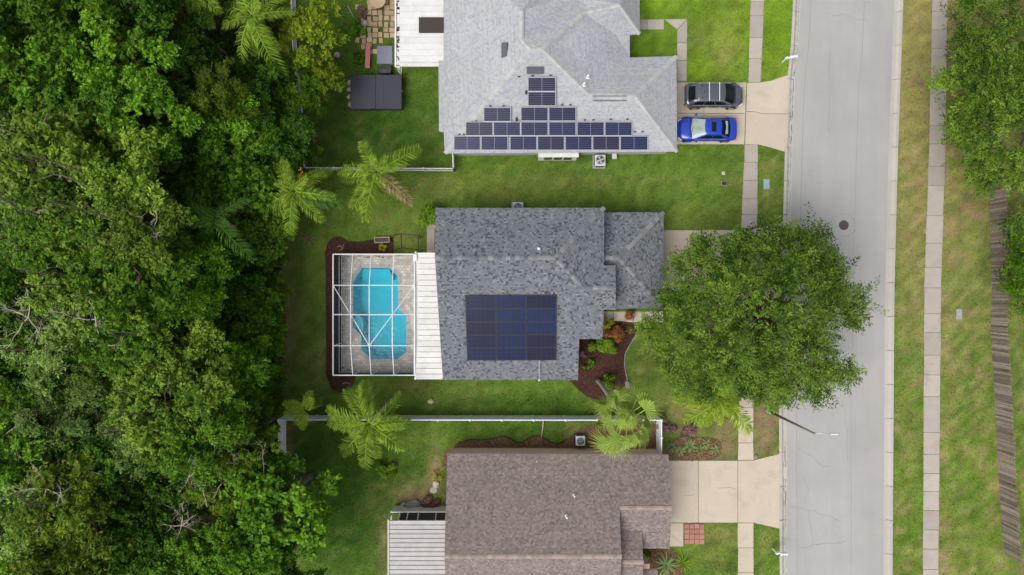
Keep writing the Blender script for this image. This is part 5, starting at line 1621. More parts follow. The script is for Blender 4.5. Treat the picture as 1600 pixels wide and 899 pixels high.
def feather_palm(label, base_px, crown_px, zc, tips, key='a', trunk_r=.14, group='feather palms', extra=4, trunkmat='palmbark', fruit=None):
    b = P(*base_px); c = P(crown_px[0], crown_px[1], zc)
    root = thing('palm_tree', label, 'palm tree', (b.x, b.y, 0), 0, group)
    ctr = c - Vector((b.x, b.y, 0))
    m = MB()
    k = 12
    pts = [Vector((0, 0, -.1)).lerp(ctr, i / k) + Vector((ctr.x * .06 * math.sin(i / k * 3.14), 0, 0)) for i in range(k + 1)]
    m.tube(pts, [trunk_r * (1.35 if i == 0 else 1.0 + .06 * (i % 2)) for i in range(k + 1)], 9)
    m.build('trunk', MAT[trunkmat], root, smooth=True)
    MB().tube([ctr - Vector((0, 0, .5)), ctr - Vector((0, 0, .1)), ctr + Vector((0, 0, .35))], [trunk_r * 1.05, trunk_r * 1.25, .05], 8).build('crownshaft', MAT['frond_dark'], root, smooth=True)
    lst = [(P(t[0], t[1], zc - .45 - .3 * (len(t) > 2 and t[2] == 'y')), t[2] if len(t) > 2 else key) for t in tips]
    for e in range(3):
        a = rp.uniform(0, 6.28); L = rp.uniform(1.9, 2.6) * (1 if zc > 5 else .55)
        lst.append((c + Vector((math.cos(a) * L, math.sin(a) * L, -.9)), key))
    for e in range(extra):
        a = rp.uniform(0, 6.28); L = rp.uniform(.9, 1.5)
        lst.append((c + Vector((math.cos(a) * L, math.sin(a) * L, 0)), key))
    for q, (tip, ky) in enumerate(lst):
        d = tip - c; L = math.hypot(d.x, d.y)
        short = q >= len(tips) + 3
        me = FRONDS[ky][0 if short else int(rp.integers(0, 3))]
        f = bpy.data.objects.new('frond', me); link(f, root)
        f.location = ctr + Vector((0, 0, .15))
        s = L * 1.08
        f.scale = (s, max(s, 1.9) * .95, s)
        f.rotation_euler = (rp.normal() * .18, (-.75 if short else rp.normal() * .08), math.atan2(d.y, d.x))
    if fruit:
        fp = P(fruit[0], fruit[1], zc - .5) - Vector((b.x, b.y, 0))
        mf = MB()
        for q in range(60):
            o = Vector(rp.normal(size=3)) * .16; o.y *= 1.8
            mf.tube([fp + o, fp + o + Vector((0, 0, .07)), fp + o + Vector((0, 0, .12))], [.03, .07, .02], 5)
        mf.build('flower_cluster', worn('orange_flower_cluster', (.42, .22, .03), .8, .2, 6), root)['kind'] = 'stuff'
    return root
feather_palm('feather palm with an orange flower cluster at the picket fence corner', (507, 326), (461, 300), 7.4, [(422, 245), (405, 330), (452, 365), (505, 345), (530, 320, 'd'), (512, 262), (418, 338), (440, 262), (486, 322)], extra=5, fruit=(470, 283))
feather_palm('feather palm standing over the picket fence below the back lawn', (606, 281), (589, 270), 5.5, [(563, 216), (655, 234), (528, 262), (530, 285), (553, 330), (573, 342), (599, 318), (645, 315, 'y'), (575, 232)], extra=5)
feather_palm('feather palm on a leaning trunk over the white vinyl fence', (614, 624), (578, 662), 5.8, [(553, 607), (572, 595), (508, 645), (528, 715), (570, 732), (640, 708), (640, 660), (636, 628), (510, 662), (545, 605), (590, 722)], extra=5)
feather_palm('small bright palm beside the white fence corner', (503, 633), (478, 640), 4.6, [(448, 627), (487, 612), (508, 622, 'd'), (474, 668), (466, 652)], key='l', trunk_r=.09, extra=3)
feather_palm('palm with long drooping fronds below the live oak', (1100, 600), (1124, 620), 4.0, [(1056, 622), (1074, 658), (1104, 668), (1132, 664), (1170, 668), (1168, 600), (1080, 592), (1110, 590), (1095, 665), (1150, 590)], key='l', trunk_r=.13, extra=3)
feather_palm('dark palm inside the wood level with the blue roof', (400, 372), (338, 343), 9.6, [(268, 292), (290, 332), (308, 385), (350, 325), (392, 400), (300, 345), (365, 372)], key='d', extra=4)
feather_palm('palm at the top edge of the wood with hanging fronds', (420, 60), (396, 28), 8.0, [(350, 42), (368, 90), (396, 85), (428, 112), (425, 10), (340, 0), (370, -20), (400, -30), (392, 70)], key='a', extra=4)
feather_palm('palm cut by the top edge above the wood', (330, 10), (300, -32), 9.0, [(253, 22), (285, 15), (318, 38), (340, 20), (268, -60), (330, -60)], key='a', extra=3)

def fan_leaf_mesh(rng, n=26):
    vs_, t_ = [], []
    stem = [(0, -.012, 0), (.5, -.010, .16), (.5, .010, .16), (0, .012, 0)]
    vs_ += [np.array(q) for q in stem]; t_.append(.9)
    c = np.array([.48, 0, .15])
    for k in range(n):
        a0 = -1.75 + 3.5 * k / n; a1 = -1.75 + 3.5 * (k + 1) / n; am = (a0 + a1) / 2
        L = .50 * (1 - .10 * abs(am)) * rng.uniform(.92, 1.06)
        up = .05 if k % 2 == 0 else .0
        pt = lambda a, r, z: c + np.array([math.cos(a) * r, math.sin(a) * r, z])
        r1 = L * .58
        vs_ += [c, pt(a0, r1, .02 + .02 * (k % 2)), pt(am, r1 * 1.08, .05 * 1), pt(a1, r1, .02 + .02 * ((k + 1) % 2))]; t_.append(.45)
        tip = pt(am + rng.normal() * .04, L, -.10 - .10 * rng.random())
        w = (pt(a1, r1, 0) - pt(a0, r1, 0)) * .30
        mp = pt(am, r1 * 1.0, .03)
        vs_ += [mp - w, tip - w * .1, tip + w * .1, mp + w]; t_.append(.62)
    me = raw_mesh('fan_leaf', np.array(vs_), 4, face_attr=np.clip(np.array(t_) + rng.normal(size=len(t_)) * .1, 0, 1))
    me.materials.append(MAT['fan'])
    return me
FANS = [fan_leaf_mesh(rp) for _ in range(3)]
def fan_palm():
    b = P(934, 594); c = P(977, 654, 8.5); ctr = c - Vector((b.x, b.y, 0))
    root = thing('fan_palm', 'tall fan palm leaning over the right end of the white fence', 'palm tree', (b.x, b.y, 0))
    pts = [Vector((0, 0, -.1)).lerp(ctr, i / 14) for i in range(15)]
    MB().tube(pts, [.26 if i == 0 else .16 + .012 * (i % 2) for i in range(15)], 9).build('trunk', MAT['palmbark'], root, smooth=True)
    spots = [(935, 640), (940, 668), (953, 625), (970, 612), (985, 610), (1012, 622), (1020, 640), (1005, 668), (985, 700), (965, 698), (948, 690), (930, 655), (1000, 690), (960, 640), (992, 640), (978, 672), (962, 668), (1000, 650), (975, 635), (950, 648), (942, 632), (958, 612), (1003, 612), (1022, 655), (1012, 680), (975, 705), (955, 700), (936, 680), (926, 640), (985, 655), (970, 650), (965, 680), (990, 668), (984, 628)]
    spots += [(x + rp.normal() * 9, y + rp.normal() * 9) for x, y in spots[13:20] + spots[29:]]
    for k, (x, y) in enumerate(spots):
        f = bpy.data.objects.new('fan_leaf', FANS[k % 3]); link(f, root)
        tip = P(x, y, 8.1); d = tip - c; L = max(.7, math.hypot(d.x, d.y))
        inner = 13 <= k < 20 or k >= 29
        f.location = ctr + Vector((0, 0, .1 + (.25 if inner else 0)))
        s = max(1.25, L * 1.12) * (1.0 if not inner else .85) * rp.uniform(.80, 1.35)
        f.location += Vector((rp.normal() * .12, rp.normal() * .12, rp.normal() * .15))
        if inner:
            u = Vector((d.x, d.y, 0)).normalized(); f.location -= u * s * rp.uniform(.25, .5)
        f.scale = (s, s, s)
        f.rotation_euler = (rp.normal() * .85, (rp.uniform(-.15, .9) if not inner else rp.uniform(-.6, .3)), math.atan2(d.y, d.x) + rp.normal() * .25)
fan_palm()

# ------------------------------------------------------------------ shrubs and small plants
def bush(label, px, py, r, h, mat, seed, n=1400, leaf=.16, aspect=.6, group=None, name='shrub', cat='shrub', lumps=9):
    rng = np.random.default_rng(seed)
    b = P(px, py, h * .6)
    cl = np.stack([rng.normal(size=lumps) * r * .42, rng.normal(size=lumps) * r * .42, rng.uniform(.35, .8, lumps) * h], -1)
    idx = rng.integers(0, lumps, n)
    d = norm(rng.normal(size=(n, 3)) + np.array([0, 0, .5]))
    pos = cl[idx] + d * r * .42 * rng.uniform(.5, 1.05, (n, 1)) * np.array([1, 1, .7]); pos[:, 2] = np.maximum(pos[:, 2], .06)
    nr = norm(d + np.array([0, 0, .5]) + rng.normal(size=(n, 3)) * .4)
    ti = np.clip(.45 + rng.normal(size=lumps)[idx] * .12 + rng.normal(size=n) * .2, 0, 1)
    me = raw_mesh(name, leaf_quads(pos, nr, leaf * rng.uniform(.7, 1.3, n), aspect, rng), 4, face_attr=ti)
    root = thing(name, label, cat, (b.x, b.y, 0), 0, group)
    obj('foliage', me, MAT[mat], root)
    m = MB()
    for k in range(lumps): m.tube(bent((0, 0, 0), tuple(cl[k]), rng, 3), [.03, .022, .015, .008], 4, cap=False)
    m.build('stems', MAT['bark'], root)
bush('round lime green bush at the slate roof corner beside the path', 675, 337, 1.25, 1.9, 'lf_bush', 1, 3000, .2)
bush('dense leafy green bush in the front mulch bed', 943, 540, .85, 1.3, 'lf_bush', 2, 1500, .3, .35)
bush('orange red croton bush beside the front path', 967, 520, .95, 1.0, 'lf_red', 3, 1500, .28, .28)
bush('yellow striped leafy plant at the slate roof step', 946, 511, .55, 1.0, 'lf_gold', 4, 420, .38, .16)
bush('small green bush in the lower part of the front mulch bed', 951, 597, .55, .8, 'lf_bush', 5, 700, .18)
bush('dark green sprig against the wall in the front bed', 921, 570, .4, .5, 'lf_mid', 6, 260, .2, .3)
bush('dry reddish ground plant against the front wall', 909, 552, .35, .3, 'lf_pink', 7, 240, .14)
bush('yellow green shrub on the lawn below the leaning palm', 607, 740, .75, .8, 'lf_bush', 8, 900, .17)
bush('olive shrub beside the picket fence corner', 492, 254, .85, 1.2, 'lf_bush', 9, 1200, .18)
bush('small brown pinkish bush on the back lawn by the picket fence', 490, 214, .38, .5, 'lf_pink', 10, 420, .13)
bush('small yellow flowering plant beside the trough planter', 598, 386, .32, .4, 'lf_gold', 12, 260, .13)
bush('pinkish dry shrub along the bed right of the white fence', 1072, 672, .75, .5, 'lf_pink', 13, 700, .15)
bush('second pinkish dry shrub against the white fence end', 1040, 668, .5, .9, 'lf_pink', 14, 500, .15)
bush('green shrub in the porch bed of the brown house', 1012, 868, .35, .6, 'lf_mid', 15, 300, .16)
bush('pinkish flowering pot plant beside the patio', 567, 18, .4, .5, 'lf_pink', 17, 420, .15)
bush('dark weedy shrub on the patio edge', 558, 48, .6, .5, 'lf_mid', 18, 600, .17)
bush('dark low weeds around the pink bench', 563, 92, .55, .4, 'lf_mid', 19, 500, .15)
bush('dry brown shrub heap beside the metal patio roof', 672, 787, .8, .5, 'lf_pink', 20, 900, .16)
bush('dry yellow grass tuft below the brown roof edge', 684, 745, .45, .4, 'lf_gold', 22, 250, .2, .15)

def rosette(label, px, py, r, mat, seed, n=16, group=None, width=.16, h=.35, name='rosette_plant'):
    rng = np.random.default_rng(seed); b = P(px, py, .2)
    vs_, t_ = [], []
    for k in range(n):
        a = k * 2.4 + rng.normal() * .2; L = r * rng.uniform(.7, 1.1); e = rng.uniform(.25, .9)
        pr = None
        for j, t in enumerate((0, .4, .75, 1.0)):
            c = np.array([math.cos(a) * L * t, math.sin(a) * L * t, .04 + h * (e * 2.2 * t - 1.7 * e * t * t)])
            w = width * r * (.5, .55, .36, .03)[j]
            s = np.array([-math.sin(a), math.cos(a), 0]) * w
            if pr is not None: vs_ += [pr[0], pr[1], c + s, c - s]; t_.append(.3 + .2 * j + rng.normal() * .12)
            pr = (c - s, c + s)
    v = np.array(vs_)
    o = obj(name, raw_mesh(name, v, 4, face_attr=np.clip(t_, 0, 1)), MAT[mat]); o.location = (b.x, b.y, 0)
    tag(o, label, 'plant', group)
rw = 'rosette plants in the bed right of the white fence'
for i, (x, y, r, w) in enumerate(((1050, 698, .5, 'leftmost'), (1063, 705, .45, 'second'), (1079, 697, .6, 'third'), (1094, 703, .5, 'fourth'), (1104, 694, .45, 'fifth'), (1117, 703, .5, 'rightmost'))):
    lab = '%s green rosette plant in the bed beside the brown house driveway' % w if w in ('leftmost', 'rightmost') else '%s green rosette plant from the left in the bed above the driveway' % w
    rosette(lab, x, y, r, 'lf_rosette', 60 + i, 18, rw)
rosette('large spiky pale green plant near the brown house porch', 1042, 884, 1.05, 'lf_rosette', 71, 20, width=.12)
rosette('upright green strappy plant right of the large spiky porch plant', 1068, 880, .9, 'lf_bush', 72, 16, width=.07, h=.8)
rosette('small spiky plant at the bottom edge by the porch', 1030, 902, .7, 'lf_rosette', 73, 16, width=.13)
rosette('dead brown palm frond star on the lawn below the flowering palm', 481, 372, .7, 'lf_pink', 74, 11, width=.05, h=.3, name='fallen_frond')
rosette('withered brown palm fruit stalk under the feather palm', 648, 296, .35, 'lf_pink', 75, 14, width=.1, h=.2, name='fallen_stalk')

# ------------------------------------------------------------------ cars
def car(label, cx, cy, rz, L, W, suv, paintmat):
    r = thing('parked_car', label, 'car', (cx, cy, 0), rz, 'cars on the driveway')
    hl, hw = L / 2, W / 2
    if suv:
        sx = [-hl, -hl + .06, -hl + .25, -hl + .7, -hl + 1.3, -.2, hl - 1.45, hl - .95, hl - .5, hl - .2, hl - .05, hl]
        wf = [.70, .84, .94, .985, 1.0, 1.0, .995, .98, .93, .82, .68, .52]
        zt = [.80, .98, 1.05, 1.06, 1.06, 1.05, 1.05, 1.04, .96, .86, .75, .62]
        zb_ = .26
        wb, wt_ = -hl + .26, hl - .90      # glasshouse base: rear, front
        rf_, rr = hl - 1.74, -hl + .74      # roof front, rear
        zr, belt = 1.66, 1.04
        wr = .70
    else:
        sx = [-hl, -hl + .06, -hl + .25, -hl + .6, -hl + 1.2, -.3, hl - 1.6, hl - 1.0, hl - .55, hl - .22, hl - .06, hl]
        wf = [.66, .82, .93, .975, 1.0, 1.0, .995, .98, .93, .82, .68, .50]
        zt = [.72, .90, .96, .97, .95, .93, .93, .88, .80, .71, .62, .52]
        zb_ = .20
        wb, wt_ = -hl + .62, hl - 1.14
        rf_, rr = hl - 2.06, -hl + 1.42
        zr, belt = 1.42, .93
        wr = .62
    xs_ = list(np.concatenate([-hl + np.array([0, .03, .08, .16, .3, .5, .8]), np.linspace(-hl + 1.2, hl - 1.5, 5), hl - np.array([1.2, .9, .65, .45, .28, .15, .07, .025, 0])]))
    zt_tab = (list(sx), list(zt))
    zt_full = [float(np.interp(x, sx, zt)) for x in xs_]
    def wid(x):
        u = max(0, (x - (hl - 1.35)) / 1.35); v = max(0, ((-hl + .8) - x) / .8)
        return 1 - .20 * u ** 2.2 - .30 * u ** 9 - .10 * v ** 2 - .20 * v ** 8
    wf_full = [wid(x) for x in xs_]
    prof = [(0, 1.0, .025), (.45, 1.0, .018), (.78, 1.0, 0.0), (.92, .97, -.03), (.985, .90, -.10), (1.0, .70, 0), (1.0, .5, 0), (.97, .25, 0), (.92, 0, 0)]
    m = MB(); rowsz = []
    for x, w, z in zip(xs_, wf_full, zt_full):
        ring = []
        for (a, b, dz) in prof:
            zz = zb_ + (z - zb_) * b + dz
            ring.append((x - (.05 * (1 - b) if x > 0 else -.03 * (1 - b)), a * w * hw, zz))
        ring = [(p[0], -p[1], p[2]) for p in reversed(ring[1:])] + ring
        rowsz.append(ring)
    k = len(rowsz[0])
    vs_ = [p for ring in rowsz for p in ring]
    fs = [(i * k + j, i * k + j + 1, (i + 1) * k + j + 1, (i + 1) * k + j) for i in range(len(xs_) - 1) for j in range(k - 1)]
    fs = [tuple(reversed(f)) for f in fs]
    fs += [tuple(range(k)), tuple(reversed(range((len(xs_) - 1) * k, len(xs_) * k)))]
    fs += [(i * k, (i + 1) * k, (i + 1) * k + k - 1, i * k + k - 1) for i in range(len(xs_) - 1)]
    m.add(vs_, fs)
    me = m.mesh('body')
    bm = bmesh.new(); bm.from_mesh(me); bmesh.ops.recalc_face_normals(bm, faces=bm.faces)
    bm.to_mesh(me); bm.free()
    for p in me.polygons: p.use_smooth = True
    body = obj('body', me, paintmat, r)
    # glasshouse
    def arc(x0, x1, half, z, bow, n=7):
        return [Vector((x0 + (x1 - x0) + bow * (1 - (2 * i / (n - 1) - 1) ** 2), half * (2 * i / (n - 1) - 1), z)) for i in range(n)]
    bh = .88 * hw; rh = wr * hw * 1.08
    Fb = [Vector((wt_ + .16 * (1 - (2 * i / 6 - 1) ** 2), bh * (2 * i / 6 - 1), belt + .01)) for i in range(7)]
    Ft = [Vector((rf_ + .07 * (1 - (2 * i / 6 - 1) ** 2), rh * (2 * i / 6 - 1), zr - .05)) for i in range(7)]
    Rb = [Vector((wb - .10 * (1 - (2 * i / 6 - 1) ** 2), bh * .95 * (2 * i / 6 - 1), belt + .02)) for i in range(7)]
    Rt = [Vector((rr - .05 * (1 - (2 * i / 6 - 1) ** 2), rh * .96 * (2 * i / 6 - 1), zr - .06)) for i in range(7)]
    def stripm(A, B, name, mat, lo=0.06, hi=.96, ins=.0, lift=.012):
        v, f = [], []
        n = len(A)
        for i in range(n):
            v.append(A[i].lerp(B[i], lo)); v.append(A[i].lerp(B[i], hi))
        f = [(2 * i, 2 * i + 2, 2 * i + 3, 2 * i + 1) for i in range(n - 1)]
        mm = MB(); mm.add(v, f); e = mm.mesh(name, smooth=True)
        bm = bmesh.new(); bm.from_mesh(e)
        bmesh.ops.recalc_face_normals(bm, faces=bm.faces)
        if sum(fc.normal.z for fc in bm.faces) < 0: bmesh.ops.reverse_faces(bm, faces=bm.faces)
        for vv in bm.verts: vv.co.z += lift
        bm.to_mesh(e); bm.free()
        return obj(name, e, mat, r)
    # painted cabin shell (roof and pillars)
    sh = MB()
    nr_ = 9
    roofrows = []
    for q in range(nr_):
        t = q / (nr_ - 1)
        roofrows.append([Rt[i].lerp(Ft[i], t) + Vector((0, 0, .05 * math.sin(math.pi * (.15 + .7 * t)) + .035 * (1 - (2 * i / 6 - 1) ** 2))) for i in range(7)])
    sh.add([p for row in roofrows for p in row], [(q * 7 + i, (q + 1) * 7 + i, (q + 1) * 7 + i + 1, q * 7 + i + 1) for q in range(nr_ - 1) for i in range(6)])
    def ring_side(sg):
        i = 0 if sg < 0 else 6
        top = [row[i] for row in roofrows]
        botm = [Vector((Rb[i].x + (Fb[i].x - Rb[i].x) * q / (nr_ - 1), sg * bh * (1.0 + .03 * math.sin(math.pi * q / (nr_ - 1))), belt + .01)) for q in range(nr_)]
        return top, botm
    for sg in (-1, 1):
        top, botm = ring_side(sg)
        sh.add(top + botm, [(q, q + 1, nr_ + q + 1, nr_ + q) for q in range(nr_ - 1)])
    sh.add(Fb + roofrows[-1], [(i, i + 1, 8 + i, 7 + i) for i in range(6)])
    sh.add(Rb + roofrows[0], [(i, i + 1, 8 + i, 7 + i) for i in range(6)])
    e = sh.mesh('roof', smooth=True)
    bm = bmesh.new(); bm.from_mesh(e); bmesh.ops.remove_doubles(bm, verts=bm.verts, dist=.004); bmesh.ops.recalc_face_normals(bm, faces=bm.faces); bm.to_mesh(e); bm.free()
    obj('roof', e, paintmat, r)
    stripm([p.lerp(Vector((p.x, 0, p.z)), .05) for p in Fb], [p.lerp(Vector((p.x, 0, p.z)), .07) for p in roofrows[-1]], 'windshield', MAT['glass'] if suv else MAT['glass_shade'], .04, .97)
    stripm([p.lerp(Vector((p.x, 0, p.z)), .08) for p in Rb], [p.lerp(Vector((p.x, 0, p.z)), .10) for p in roofrows[0]], 'rear_window', MAT['glass'], .10, .95)
    for sg in (-1, 1):
        top, botm = ring_side(sg)
        for (t0, t1) in ((.10, .47), (.50, .88)) if not suv else ((.05, .30), (.33, .60), (.63, .90)):
            n = 5; A, B = [], []
            for i in range(n):
                t = t0 + (t1 - t0) * i / (n - 1); q = t * (nr_ - 1); j = min(int(q), nr_ - 2); f_ = q - j
                tp = top[j].lerp(top[j + 1], f_); bt = botm[j].lerp(botm[j + 1], f_)
                A.append(bt + Vector((0, sg * .012, 0))); B.append(tp + Vector((0, sg * .012, 0)))
            v = []
            for i in range(n): v += [A[i].lerp(B[i], .10), A[i].lerp(B[i], .84)]
            mm = MB(); mm.add(v, [(2 * i, 2 * i + 2, 2 * i + 3, 2 * i + 1) if sg < 0 else (2 * i, 2 * i + 1, 2 * i + 3, 2 * i + 2) for i in range(n - 1)]); mm.build('side_window', MAT['glass'], r)
        # trim line, mirrors, handles, lamps
        MB().beam((wb + .3, sg * (bh + .045), belt + .02), (wt_ - .15, sg * (bh + .045), belt + .015), .03, .03).build('window_trim', MAT['chrome'], r)
        mm = MB().box((wt_ - .28, sg * (hw + .10), belt + .05), (.16, .20, .14), sg * -.25).build('mirror', paintmat, r, bevel=.04)
        for hx in (-.55, .42): MB().box((hx, sg * (hw + .005), belt - .17), (.2, .04, .04)).build('door_handle', MAT['chrome'] if suv else paintmat, r, bevel=.01)
        MB().box((hl - .27, sg * hw * .74, zt[-3] - .135), (.30, .22, .14), sg * -.62).build('headlight', MAT['lamp_clear'], r, bevel=.04)
        MB().box((-hl + .16, sg * hw * .80, zt[1] - .115), (.13, .30, .11), sg * .62).build('tail_light', MAT['tail'] if not suv else worn('pink_red_lamp', (.42, .16, .16), .25, .05, 4), r, bevel=.04)
    zh = lambda x: float(np.interp(x, sx, zt)) + .028
    ln = MB()
    for xx in ((wt_ + .22, hl - .16) if not suv else (wt_ + .20, hl - .16)):
        for yy in np.linspace(-hw * .66, hw * .66, 8)[:-1]: ln.beam((xx, yy, zh(xx)), (xx, yy + hw * .19, zh(xx)), .016, .012)
    for sg in (-1, 1):
        for xx in (-.98, .0, .95): ln.beam((xx, sg * (hw + .002), .42), (xx, sg * (hw + .002), belt - .08), .014, .012)
    if not suv:
        for yy in np.linspace(-hw * .66, hw * .66, 8)[:-1]: ln.beam((wb - .16, yy, zh(wb - .16)), (wb - .16, yy + hw * .19, zh(wb - .16)), .016, .012)
    ln.build('shut_line', MAT['dark'], r)
    # wheels
    for wx in (-hl + .86, hl - .86):
        for sg in (-1, 1):
            rad = .36 if suv else .33
            w = bpy.data.objects.new('wheel', None); link(w, r); w.location = (wx, sg * (hw - .085), rad)
            MB().tube([(0, -.11, 0), (0, -.09, 0), (0, .09, 0), (0, .11, 0)], [rad * .9, rad, rad, rad * .9], 22).build('tyre', MAT['rubber'], w, smooth=False)
            rm = MB().tube([(0, sg * .112, 0), (0, sg * .122, 0)], [rad * .66, rad * .60], 16)
            rm.build('rim', MAT['chrome'], w)
            # wheel-arch lip
            lip = MB(); pts = [(wx + math.cos(a) * (rad + .06), sg * (hw + .004), rad + math.sin(a) * (rad + .06)) for a in np.linspace(0.05, math.pi - .05, 11)]
            lip.tube(pts, [.028] * 11, 5); lip.build('wheel_arch', MAT['dark'] if suv else paintmat, r)
    MB().box((hl - .02, 0, .50), (.08, W * .5, .16)).build('grille', MAT['dark'], r, bevel=.02)
    MB().box((-hl + .02, 0, .52), (.10, W * .62, .14)).build('bumper', MAT['chrome'] if suv else paintmat, r, bevel=.03)
    # bonnet shut line
    for sg in (-1, 1):
        MB().beam((hl - 1.25, sg * hw * .70, (zt[6] + .022)), (hl - .42, sg * hw * .60, zt[8] + .022), .014, .012).build('bonnet_crease', MAT['dark'], r)
    MB().beam((wt_ + .10, -bh * .86, belt + .035), (wt_ + .10, bh * .86, belt + .035), .10, .02).build('cowl', MAT['dark'], r)
    for yy in (-.1, .42): MB().beam((wt_ + .13, yy, belt + .055), (wt_ - .05, yy - .5, belt + .14), .022, .02).build('wiper', MAT['dark'], r)
    if suv:
        for sg in (-1, 1):
            MB().tube([(rr + .12, sg * rh * .92, zr + .0), (rr + .25, sg * rh * .92, zr + .09), (rf_ - .3, sg * rh * .94, zr + .09), (rf_ - .12, sg * rh * .94, zr + .0)], [.022] * 4, 6).build('roof_rail', MAT['chrome'], r)
        for x in (rr + .88, rf_ - .42):
            MB().beam((x, -rh * 1.0, zr + .13), (x, rh * 1.0, zr + .13), .06, .035).build('roof_bar', MAT['lamp_clear'], r)
        for (x, y) in ((rr + .55, 0.0), (rr + .38, .45), (rr + .38, -.45)):
            MB().box((x, y, zr + .055), (.09, .06, .05), .3).build('antenna_base', MAT['dark'], r)
        MB().box((rr - .02, 0, zr - .01), (.22, rh * 1.7, .03)).build('spoiler', paintmat, r, bevel=.01)
    else:
        MB().box(((rf_ + rr) / 2 - .02, 0, zr + .045), (.34, .74, .012)).build('sunroof', MAT['glass'], r, bevel=.004)
        MB().box((wb - .1, 0, belt + .09), (.12, 1.1, .02)).build('boot_lip', paintmat, r)
        MB().box((wb + .42, 0, belt + .28), (.40, 1.0, .012)).build('parcel_shelf', worn('pale_rear_shelf', (.24, .28, .26), .4, .3, 4), r)
    return r
car('grey sport utility car with silver roof bars on the top driveway', 15.56, 14.80, 0.0, 4.55, 1.86, True, MAT['car_grey'])
car('bright blue saloon car parked below the grey one', 15.02, 12.22, math.pi, 4.62, 1.82, False, MAT['car_blue'])

# ------------------------------------------------------------------ garden and street objects
def ac_unit(label, px, py, zt, w, d, body, fan, pad=None):
    b = P(px, py, zt)
    r = thing('air_conditioner', label, 'air conditioner', (b.x, b.y, 0), 0, 'air conditioner units')
    MB().box((0, 0, .05), (w + .18, d + .18, .10)).build('pad', MAT['grey_lid'] if not pad else MAT[pad], r, bevel=.01)
    MB().box((0, 0, .10 + (zt - .1) / 2), (w, d, zt - .1)).build('casing', body, r, bevel=.06)
    R0 = min(w, d) * .40
    MB().tube([(0, 0, zt - .03), (0, 0, zt + .012)], [R0, R0], 24).build('fan_well', MAT['dark'], r)
    f = MB()
    for k in range(4):
        a = k * math.pi / 2 + .4
        pts = [(math.cos(a + s) * R0 * q, math.sin(a + s) * R0 * q, zt + .018 + .01 * s) for q, s in ((.2, -.2), (.9, -.28), (.92, .22), (.2, .3))]
        f.add(pts, [(0, 1, 2, 3)])
    f.tube([(0, 0, zt + .015), (0, 0, zt + .05)], [R0 * .24, R0 * .2], 12)
    f.build('fan', fan, r)
    g = MB()
    for q in np.linspace(.35, 1.0, 4):
        n = 24; pts = [(math.cos(2 * math.pi * i / n) * R0 * q, math.sin(2 * math.pi * i / n) * R0 * q, zt + .06) for i in range(n + 1)]
        g.tube(pts, [.006] * (n + 1), 3, cap=False)
    for k in range(8):
        a = k * math.pi / 4; g.beam((0, 0, zt + .06), (math.cos(a) * R0, math.sin(a) * R0, zt + .055), .008, .008)
    g.build('grille', MAT['galv'], r)
    lv = MB()
    for k in range(7):
        z = .2 + k * (zt - .35) / 6
        for sx, sy, lx, ly in ((0, -d / 2 - .004, w * .8, .012), (0, d / 2 + .004, w * .8, .012), (-w / 2 - .004, 0, .012, d * .8), (w / 2 + .004, 0, .012, d * .8)): lv.box((sx, sy, z), (lx, ly, .03))
    lv.build('louvres', MAT['black_vent'], r)
ac_unit('light grey air conditioner on the lawn under the pale roof eave', 938, 250.5, .85, .82, .86, MAT['acgrey'], MAT['acgrey'])
ac_unit('air conditioner with teal fan in the bed above the brown roof', 907, 689.5, .75, .72, .74, MAT['acgrey'], MAT['acteal'], pad='dark')
ac_unit('air conditioner half hidden under the slate roof upper eave', 809, 324, .85, .80, .80, MAT['acgrey'], MAT['acteal'])
b = P(960, 244.5, .4)
r = thing('utility_box', 'small grey utility box right of the lawn air conditioner', 'utility box', (b.x, b.y, 0))
MB().box((0, 0, .22), (.32, .36, .44)).build('casing', MAT['grey_lid'], r, bevel=.02); MB().box((0, 0, .455), (.36, .40, .03)).build('lid', MAT['acgrey'], r, bevel=.01)

def hot_tub():
    b = P(587.5, 143.5, .95)
    r = thing('hot_tub', 'dark covered hot tub on the back lawn', 'hot tub', (b.x, b.y, 0))
    k = (1 - .95 / H) / S
    w, d = 80 * k, 53 * k
    MB().box((0, 0, .42), (w - .12, d - .12, .84)).build('cabinet', MAT['tubcab'], r, bevel=.12)
    for sx, c0, cw in ((-1, -w / 4 + .0, w * .47), (1, w / 4 + .02, w * .50)):
        m = MB(); x0, x1 = (-w / 2, -.035) if sx < 0 else (-.03, w / 2 - .0)
        z0 = .84; ze = .93; zm = .985
        v = [(x0, -d / 2, z0), (x1, -d / 2, z0), (x1, d / 2, z0), (x0, d / 2, z0), (x0, -d / 2, ze if sx < 0 else zm), (x1, -d / 2, zm if sx < 0 else ze), (x1, d / 2, zm if sx < 0 else ze), (x0, d / 2, ze if sx < 0 else zm)]
        m.add(v, [(3, 2, 1, 0), (4, 5, 6, 7), (0, 1, 5, 4), (1, 2, 6, 5), (2, 3, 7, 6), (3, 0, 4, 7)])
        m.build('cover', MAT['tub'], r, bevel=.04)
    MB().beam((.55, -d / 2 + .2, .99), (.55, d / 2 - .2, .985), .03, .02).build('seam', MAT['tubcab'], r)
    for x in (-.25, .25): MB().beam((x - .2, -d / 2 - .01, .6), (x, -d / 2 - .03, .93), .05, .02).build('strap', MAT['dark'], r)
    MB().box((w / 2 + .02, .1, .75), (.05, .12, .08)).build('latch', MAT['lamp_clear'], r, bevel=.01)
    # lifter arms
    for sg in (-1, 1): MB().tube([(sg * .62 + .3, d / 2 - .1, .5), (sg * .62 + .3, d / 2 + .15, .75), (sg * .62 + .3, d / 2 + .22, 1.05)], [.025] * 3, 6).build('lifter_arm', MAT['dark'], r)
hot_tub()
b = P(602.5, 109, .4)
